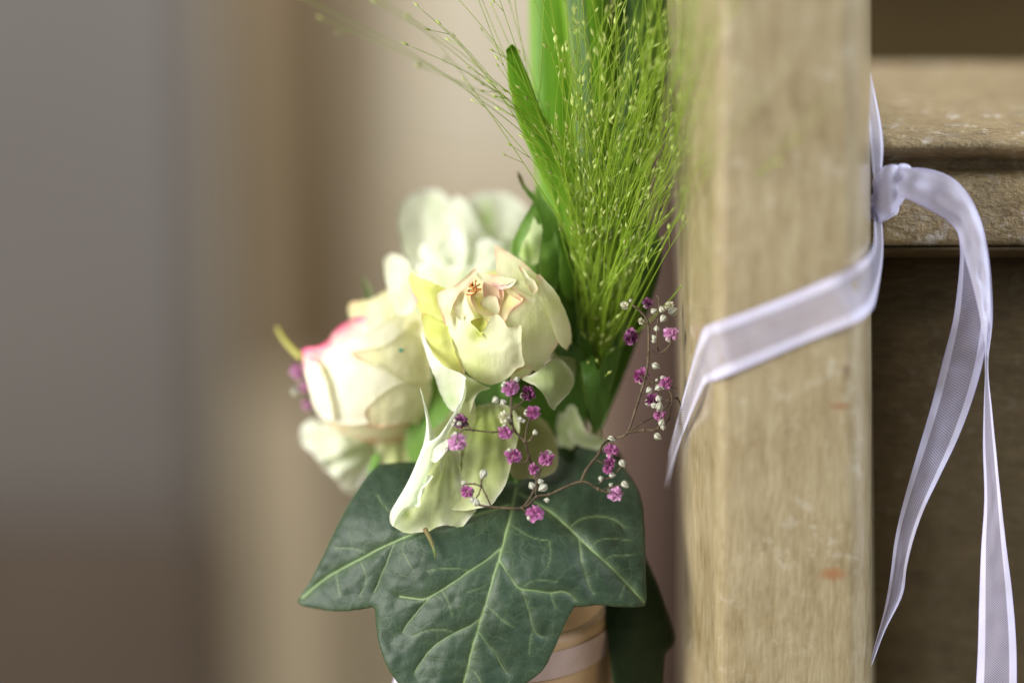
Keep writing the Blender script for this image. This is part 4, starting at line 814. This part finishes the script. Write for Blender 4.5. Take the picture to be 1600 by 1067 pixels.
for i in range(64):
    for j in range(4): F.append([i * 5 + j, i * 5 + j + 1, (i + 1) * 5 + j + 1, (i + 1) * 5 + j])
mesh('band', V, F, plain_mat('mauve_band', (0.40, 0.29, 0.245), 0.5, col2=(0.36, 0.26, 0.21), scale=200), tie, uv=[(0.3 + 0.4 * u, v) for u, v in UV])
strip('tail', [(640, 1010, -20), (622, 1040, -18), (612, 1075, -17), (606, 1130, -17)], [(668, 1018, -19), (650, 1045, -17), (642, 1080, -16), (638, 1130, -16)], tie, M_knot, 30, 8, 0.3, 0.4, 2)
# the cut stems bound together inside the holder belong to their flowers

# ------------------------------------------------------------------ wispy grass plumes
M_stalk = plain_mat('grass_stalk', (0.26, 0.42, 0.026), 0.5, col2=(0.36, 0.51, 0.06), scale=90, trans=0.3)
M_spike = plain_mat('grass_spikelet', (0.46, 0.58, 0.14), 0.5, col2=(0.60, 0.66, 0.27), scale=500, trans=0.3, rnd=0.25)
def spike_mesh(seed):
    rr = random.Random(seed); V, F = [], []; nu, nv = 6, 5
    prof = [0.05, 0.62, 1.0, 0.72, 0.28, 0.02]
    for i in range(nv + 1):
        for j in range(nu):
            a = 2 * math.pi * j / nu; r = prof[i] * 0.00046 * (1 + rr.uniform(-.12, .12)); V.append((r * math.cos(a), r * math.sin(a) * 0.75, (i / nv) * 0.0028))
    for i in range(nv):
        for j in range(nu): F.append([i * nu + j, i * nu + (j + 1) % nu, (i + 1) * nu + (j + 1) % nu, (i + 1) * nu + j])
    # two loosened glumes
    for s in (-1, 1):
        o = len(V); V += [(0, 0, 0.0001), (s * 0.0005, 0.0001, 0.0009), (s * 0.00042, 0.0002, 0.0019), (s * 0.0001, 0.00035, 0.0012)]; F += [[o, o + 1, o + 3], [o + 1, o + 2, o + 3]]
    me = bpy.data.meshes.new('spikelet'); me.from_pydata(V, [], F); me.polygons.foreach_set('use_smooth', [True] * len(F)); me.materials.append(M_spike); return me
SPK = [spike_mesh(i) for i in range(4)]
def plume(label, base, targets, seed, per=3):
    rr = random.Random(seed)
    bx, by, bz = base
    t = thing('ornamental_grass', label, 'grass plume', W(bx, by, bz / 1000), 'wispy grass plumes')
    V, F = tube_data([(bx - 2, 400, bz - 4), (bx, 470, bz - 7), (bx, by, bz - 9), (bx - 20, 780, -36), (820, 900, -38), BASE], lambda f: 0.00025 + 0.0004 * f, 6, 12); mesh('stem', V, F, M_stalk, t)
    total = 0
    for (ex, ey, ez, start) in targets:
        sx = bx + rr.uniform(-11, 11) * (0.3 + 1.2 * (by - start) / 200); sy = start; sz = bz - 10 + (by - start) * 0.03 + rr.uniform(-5, 5)
        if ex < 815 and ey < 140:                                 # long outer stalks bend over to the left
            mx, my = rr.uniform(862, 900), rr.uniform(225, 330); f = rr.uniform(0.45, 0.62)
            qx, qy = mx + (ex - mx) * f - (my - ey) * 0.05, my + (ey - my) * (f + 0.14)
            pts = [(sx, sy, sz), ((sx + mx) / 2 + 6, (sy + my) / 2, sz + (ez - sz) * .12), (mx, my, sz + (ez - sz) * .35), (qx, qy, sz + (ez - sz) * .7), (ex, ey, ez)]
        else:
            sx += (ex - bx) * rr.uniform(0.05, 0.22) * max(0.2, min(1, (600 - start) / 120))
            dx, dy = ex - sx, ey - sy
            bow = rr.gauss(0.03, 0.06) * (1 if dx > 0 else -1) * abs(dy); s2 = rr.gauss(0, 0.022) * abs(dy); pts = []
            for f in (0, 0.2, 0.42, 0.64, 0.84, 1.0):
                e = f ** 1.25
                pts.append((sx + dx * (0.65 * e + 0.35 * f) - bow * math.sin(math.pi * f) + s2 * math.sin(2.4 * math.pi * f) + rr.uniform(-2, 2), sy + dy * f, sz + (ez - sz) * (f ** 1.3) + rr.uniform(-.8, .8)))
        C = catmull(pts, 16, False); parts = [tube_data(pts, lambda f: 0.000165 - 0.00008 * f, 4, 16)]
        spots = [(C[-1], (C[-1] - C[-2]))]
        for _ in range(per - 1 if total < 300 else 0):
            i = int(len(C) * rr.uniform(0.42, 0.98)); i = max(1, min(len(C) - 2, i)); d = C[i + 1] - C[i - 1]; L = np.linalg.norm(d[:2]) + 1e-6; d = d / L
            s = rr.choice((-1, 1)); off = rr.uniform(5, 34); an = rr.uniform(0.12, 0.65) * s
            q = np.array([d[0] * math.cos(an) - d[1] * math.sin(an), d[0] * math.sin(an) + d[1] * math.cos(an), d[2] + rr.uniform(-.15, .15)])
            e = C[i] + q * off
            parts.append(tube_data([tuple(C[i]), tuple(C[i] + q * off * .5 + np.array([0, 0, .2])), tuple(e)], 0.00009, 4, 14)); spots.append((e, q))
        V, F = join(parts); br = mesh('branch', V, F, M_stalk, t)
        org = origin_of(br)
        for (e, q) in spots:
            if total >= 300: break
            total += 1
            q = q / (np.linalg.norm(q[:2]) + 1e-6)
            a = W(*e[:2], e[2] / 1000); b = W(e[0] + q[0] * 10, e[1] + q[1] * 10, (e[2] + q[2] * 10) / 1000)
            o = link('spikelet', rr.choice(SPK), br, a - org)
            o.rotation_euler = (b - a).to_track_quat('Z', 'Y').to_euler(); o.scale = [rr.uniform(0.6, 1.15)] * 3
    return t
def env(y, u):
    l = np.interp(y, [-200, 0, 200, 330, 420, 480, 600], [770, 812, 852, 880, 902, 914, 924]); r = np.interp(y, [-200, 0, 200, 330, 420, 480, 600], [1170, 1125, 1088, 1058, 1010, 976, 946])
    return l + (r - l) * u
def fan(n, seed, ulo, uhi, ylo, yhi, zbias):
    rr = random.Random(seed); out = []
    for i in range(n):
        u = rr.uniform(ulo, uhi); y = ylo + (yhi - ylo) * rr.random() ** 0.8
        h = max(0, 480 - y) / S * 1000
        z = -16 + h * 0.26 + rr.gauss(0, 1) * h * 0.12 + zbias * (h / 100) + max(0, u - 0.68) * h * 1.9
        st = rr.uniform(410, 620) if y < 300 else rr.uniform(max(490, y + 40), 650)
        out.append((env(y, u), y, z, st))
    return out
OVER = [(1100, 60, 62, 520), (1122, 20, 66, 500), (1145, 110, 70, 520), (1188, 152, 74, 540), (1282, 150, 80, 560), (1090, 150, 58, 520), (1112, 190, 60, 520), (1075, 230, 48, 540), (1160, -20, 72, 520), (1095, -40, 64, 500), (1128, -90, 70, 500), (1066, 350, 10, 590), (1058, 340, 4, 580), (1078, 120, 55, 500), (1108, 118, 64, 520)]
plume('wispy green grass plume fanning up to the right, in front of the pew end', (938, 650, -16), OVER + fan(90, 21, 0.45, 1.0, -160, 430, 6), 5)
plume('wispy green grass plume standing up in the middle over the grass blades', (930, 655, -18), fan(85, 22, 0.15, 0.8, -160, 440, 0) + fan(26, 25, 0.1, 0.9, 440, 600, 0), 6)
LEFT = [(640, 72, 2, 470), (690, 40, 0, 500), (735, 108, -2, 480), (660, 106, 24, 520), (700, 96, 26, 510), (505, 30, 30, 540), (470, -4, 34, 560), (590, 6, 22, 520), (655, 12, 6, 540), (690, -30, 2, 520), (740, -30, -4, 500), (780, 106, 0, 470),
        (712, 60, 12, 500), (760, -60, 4, 530), (790, -20, -6, 520), (720, -70, 10, 540), (640, 28, 28, 520), (560, -20, 26, 540), (800, -80, 0, 540), (695, 118, 14, 500), (755, 50, -8, 500), (825, -40, 6, 540), (770, 12, 10, 500), (745, 125, 8, 480)]
plume('wispy green grass plume arching over to the left with thin outer stalks', (926, 655, -16), LEFT + fan(60, 23, 0.02, 0.45, -160, 380, 2), 7)

# ------------------------------------------------------------------ baby's breath
def gyp_mat(name, c1, c2, rnd=0.2):
    k = NT(name); oi = k.n('ShaderNodeObjectInfo')
    f = k.ramp(k.math('ADD', k.math('MULTIPLY', k.noise(k.coord((1, 1, 1)), 1100, 2), 0.75), k.math('MULTIPLY', oi.outputs['Random'], 0.3)), [(0.42, 0.0), (0.75, 1.0)])
    c = k.mix(f, c1, c2); c = k.mix(k.math('MULTIPLY', k.attr('tip'), 0.55), c, (0.80, 0.52, 0.72))
    k.l(c, k.b.inputs['Base Color']); k.b.inputs['Roughness'].default_value = 0.6
    tr = k.n('ShaderNodeBsdfTranslucent'); k.l(c, tr.inputs[0]); mx = k.n('ShaderNodeMixShader'); mx.inputs[0].default_value = 0.3
    k.l(k.b.outputs[0], mx.inputs[1]); k.l(tr.outputs[0], mx.inputs[2]); k.l(mx.outputs[0], k.out.inputs[0]); return k.m
M_gp = gyp_mat('lilac_pink', (0.36, 0.085, 0.25), (0.56, 0.21, 0.44)); M_gl = gyp_mat('light_lilac', (0.58, 0.24, 0.48), (0.72, 0.42, 0.64)); M_gd = gyp_mat('dark_plum', (0.16, 0.03, 0.11), (0.28, 0.06, 0.20))
M_gw = gyp_mat('cream_bloom', (0.62, 0.62, 0.42), (0.75, 0.74, 0.58))
M_twig = plain_mat('brown_twig', (0.050, 0.034, 0.020), 0.7, col2=(0.12, 0.088, 0.05), scale=500)
def bloom_mesh(mat, seed, n=34):
    rr = random.Random(seed); V, F, T = [], [], []
    for i in range(n):
        cz = 1 - 1.55 * (i + 0.5) / n; ph = i * 2.399 + rr.uniform(-.3, .3); sn = math.sqrt(max(0, 1 - cz * cz))
        d = Vector((sn * math.cos(ph), sn * math.sin(ph), cz)); a = d.cross(Vector((rr.uniform(-1, 1), rr.uniform(-1, 1), rr.uniform(-1, 1)))).normalized(); b = d.cross(a)
        L = rr.uniform(0.8, 1.12); wd = rr.uniform(0.22, 0.36); cup = rr.uniform(-.12, .22)
        o = len(V)
        for (f, ww) in ((0.25, 0.25), (0.62, 0.8), (0.88, 1.0), (1.0, 0.55)):
            for s in (-1, 0, 1):
                V.append(d * (L * f) + a * (s * wd * ww) + b * (cup * f * f + (0.07 if s == 0 else 0)) + d * (-0.05 * abs(s) + rr.uniform(-.04, .04))); T.append(max(0, (f - 0.75) * 4) * rr.choice((0, 0, .3, .7)))
        for r in range(3):
            for c in range(2): F.append([o + r * 3 + c, o + r * 3 + c + 1, o + r * 3 + c + 4, o + r * 3 + c + 3])
    me = bpy.data.meshes.new('bloom'); me.from_pydata([tuple(v) for v in V], [], F); me.materials.append(mat)
    at = me.attributes.new('tip', 'FLOAT', 'POINT'); at.data.foreach_set('value', T); return me
BLOOM = {q: [bloom_mesh(mt, s * 7 + ord(q)) for s in range(3)] for q, mt in (('P', M_gp), ('L', M_gl), ('D', M_gd), ('W', M_gw))}
def calyx_mat():
    k = NT('striped_calyx'); st = k.attr('stripe'); n = k.noise(k.coord((1, 1, 1)), 900, 3)
    c = k.mix(st, (0.48, 0.48, 0.38), (0.045, 0.05, 0.028)); c = k.mix(k.math('MULTIPLY', n, 0.3), c, (0.28, 0.27, 0.2))
    k.l(c, k.b.inputs['Base Color']); k.b.inputs['Roughness'].default_value = 0.55; return k.m
M_cal = calyx_mat()
def bud_mesh(open_=False):
    V, F, T = [], [], []; nu, nv = 20, 10
    prof = [0.15, 0.55, 0.82, 0.97, 1.0, 0.97, 0.86, 0.68, 0.46, 0.24, 0.02] if not open_ else [0.15, 0.5, 0.75, 0.9, 0.98, 1.0, 1.0, 0.98, 0.9, 0.7, 0.3]
    for i in range(nv + 1):
        for j in range(nu):
            a = 2 * math.pi * j / nu; k = abs(((j * 5 / nu) % 1) - 0.5) * 2; r = prof[i] * (1 - 0.10 * k ** 4)
            V.append((r * math.cos(a), r * math.sin(a), -1.15 + 2.3 * i / nv * (0.5 if open_ else 1))); T.append(1.0 if k > 0.72 and i > 1 else (0.5 if i < 2 else 0.0))
    for i in range(nv):
        for j in range(nu): F.append([i * nu + j, i * nu + (j + 1) % nu, (i + 1) * nu + (j + 1) % nu, (i + 1) * nu + j])
    me = bpy.data.meshes.new('calyx' if open_ else 'flower_bud'); me.from_pydata(V, [], F); me.polygons.foreach_set('use_smooth', [True] * len(F)); me.materials.append(M_cal)
    at = me.attributes.new('stripe', 'FLOAT', 'POINT'); at.data.foreach_set('value', T); return me
BUD, CAL = bud_mesh(), bud_mesh(True)
def gyp(label, loc, blooms, buds, twigs, seed, z0):
    rr = random.Random(seed)
    t = thing('babys_breath', label, 'flower sprig', W(*loc, z0 / 1000), "lilac baby's breath sprigs")
    parts = []
    for pts, r in twigs:
        parts.append(tube_data([(a, b, z0 + (c[0] if c else 0) + rr.uniform(-.3, .3)) for a, b, *c in pts], r, 6, 5))
        for a, b, *c in pts[1:-1]:                                # swollen joints
            V, F = lathe((0, 0, 0), [(r * .6, -r * 1.5), (r * 1.55, 0), (r * .6, r * 1.5)], 6); q = W(a, b, (z0 + (c[0] if c else 0)) / 1000); parts.append(([q + Vector(v) for v in V], F))
    V, F = join(parts); mesh('twig', V, F, M_twig, t)
    org = origin_of(t)
    k = 1.0 / S
    for (x, y, r, kind, *rest) in blooms:
        dz = rest[0] if rest else 0; ang = rest[1] if len(rest) > 1 else rr.uniform(0, 6.28)
        d = (RT * math.cos(ang) + UP * -math.sin(ang)) * 0.8 - FW * 0.75; d.normalize()
        o = link('bloom', rr.choice(BLOOM[kind]), t, W(x, y, (z0 + dz) / 1000) - org)
        o.rotation_euler = d.to_track_quat('Z', 'Y').to_euler(); s = r * k * rr.uniform(0.80, 1.04); o.scale = (s, s, s)
        c = link('calyx', CAL, o, Vector((0, 0, -0.62))); c.scale = (0.46, 0.46, 0.55)
    for (x, y, r, *rest) in buds:
        dz = rest[0] if rest else 0; ang = rr.uniform(0, 6.28)
        d = (RT * math.cos(ang) + UP * math.sin(ang)) - FW * rr.uniform(0, .6)
        o = link('flower_bud', BUD, t, W(x, y, (z0 + dz) / 1000) - org); o.rotation_euler = d.to_track_quat('Z', 'Y').to_euler(); s = r * k * rr.uniform(0.62, 0.86); o.scale = (s, s, s * rr.uniform(0.9, 1.15))
    return t
TW, TN = 0.00036, 0.00024
gyp("pink baby's breath sprig with grey white buds hanging in front of the green petals", (818, 800),
    [(797, 606, 15, 'L', 0, .5), (825, 615, 14, 'D', -2), (832, 645, 16, 'P'), (789, 676, 13, 'P', 0, 1.6), (721, 658, 12, 'D', -1), (714, 690, 16, 'L', 1, 1.4), (801, 713, 13, 'P'), (853, 716, 13, 'P'), (834, 733, 11, 'P', 0, 4), (730, 768, 12, 'P', 0, 3), (836, 802, 15, 'P', 1, 5.5), (788, 652, 11, 'W', 1, 4),
     (955, 704, 14, 'P', 0, 5), (953, 722, 11, 'P', -1), (950, 732, 10, 'P', 0), (961, 771, 14, 'L', 0, .6)],
    [(808, 593, 6.5), (774, 625, 7.5), (786, 628, 7), (812, 655, 6), (818, 657, 5), (799, 656, 4.5), (836, 675, 6.5), (718, 662, 6, 1), (698, 703, 6), (708, 664, 5), (755, 741, 8), (725, 754, 6), (744, 784, 9), (738, 780, 6), (831, 758, 9), (848, 762, 9), (854, 781, 6), (845, 752, 7), (973, 724, 8), (957, 742, 8), (939, 748, 5), (977, 757, 7), (955, 757, 5)],
    [([(972, 770), (962, 772), (935, 764), (908, 752, 0), (858, 772, -1), (838, 776), (816, 793), (768, 792), (746, 788)], TW), ([(908, 752), (915, 736), (925, 722), (936, 708), (944, 692, -3), (962, 684, -6)], TW), ([(816, 793), (828, 778), (836, 760), (842, 742), (850, 720)], TN), ([(838, 756), (835, 740)], TN), ([(816, 793), (824, 802), (832, 806)], TN),
     ([(768, 792), (760, 775), (752, 757), (754, 744)], TN), ([(752, 760), (742, 756), (728, 756)], TN), ([(752, 760), (748, 772), (742, 780)], TN * .8), ([(837, 772, -3), (838, 745, -3), (826, 712, -2), (820, 690), (804, 672), (799, 650), (799, 612)], TW), ([(820, 690), (823, 668), (829, 650)], TN), ([(820, 690), (828, 688), (835, 677)], TN), ([(802, 672), (770, 675, -1), (740, 672, -1), (722, 672), (714, 684)], TN), ([(740, 674), (728, 664), (718, 660)], TN), ([(826, 712), (822, 722), (810, 722), (802, 716)], TN),
     ([(799, 636), (790, 630), (776, 626)], TN), ([(800, 640), (814, 630), (824, 618, -2)], TN), ([(805, 672), (798, 662), (790, 655)], TN), ([(936, 756), (942, 750), (956, 744), (972, 728)], TN), ([(928, 716), (940, 722), (952, 724)], TN), ([(944, 764), (958, 760), (976, 757)], TN)], 3, 5.0)
gyp("pink baby's breath sprig with striped white buds beside the pew end", (980, 680),
    [(1012, 473, 11, 'D', -8), (1048, 522, 13, 'L', 1, 5), (985, 527, 14, 'D', -6), (1001, 587, 13, 'P', -2), (1041, 599, 13, 'P', 1, 5.5), (1020, 625, 13, 'D', -5), (1030, 648, 11, 'P', -1), (986, 520, 9, 'P', -6), (1046, 478, 8, 'W', -3), (976, 477, 7, 'W', -3), (1002, 502, 7, 'W', -2)],
    [(986, 470, 5, -3), (1022, 486, 7), (1034, 483, 8), (1036, 498, 7), (1052, 486, 9, -3), (1026, 513, 7), (1022, 527, 6), (1022, 533, 5), (1025, 572, 9), (1014, 610, 7), (1028, 606, 8), (1029, 622, 7), (1030, 634, 9), (1021, 633, 7), (1034, 660, 8), (1036, 668, 6), (1028, 682, 9), (956, 686, 7, -2), (1036, 590, 5), (1026, 594, 4)],
    [([(962, 684, -2), (980, 676), (996, 630), (1008, 590), (1013, 560), (1013, 508), (1004, 490), (988, 476)], TW), ([(980, 676), (1006, 672), (1028, 670), (1046, 654, -4)], TW), ([(980, 676), (1004, 660), (1030, 646, -3), (1052, 622, -6)], TN), ([(1013, 512), (1022, 500), (1032, 490)], TN), ([(1013, 508), (1002, 503)], TN), ([(1013, 545), (1030, 552), (1046, 540), (1050, 526)], TN), ([(1030, 552, -3), (1026, 534), (1028, 500), (1030, 470), (1026, 462)], TN), ([(1010, 586), (1020, 598), (1038, 602), (1058, 608)], TN), ([(1001, 588), (1014, 600), (1016, 610)], TN), ([(1046, 654, -4), (1050, 620), (1040, 604)], TN), ([(1042, 626), (1058, 622, -3), (1066, 640, -8)], TN), ([(1028, 670), (1032, 660), (1032, 644)], TN)], 4, 2.0)
gyp("blurred pink baby's breath sprig poking out left of the pink rimmed rose", (480, 640),
    [(466, 580, 17, 'L', 0, 2.6), (476, 604, 10, 'L', 0, 2), (480, 632, 12, 'L', 0, 2)], [(461, 611, 9), (470, 598, 6)],
    [([(500, 660, -6), (484, 630), (470, 600), (466, 580)], TW), ([(474, 608), (462, 611)], TN)], 9, -38.0)
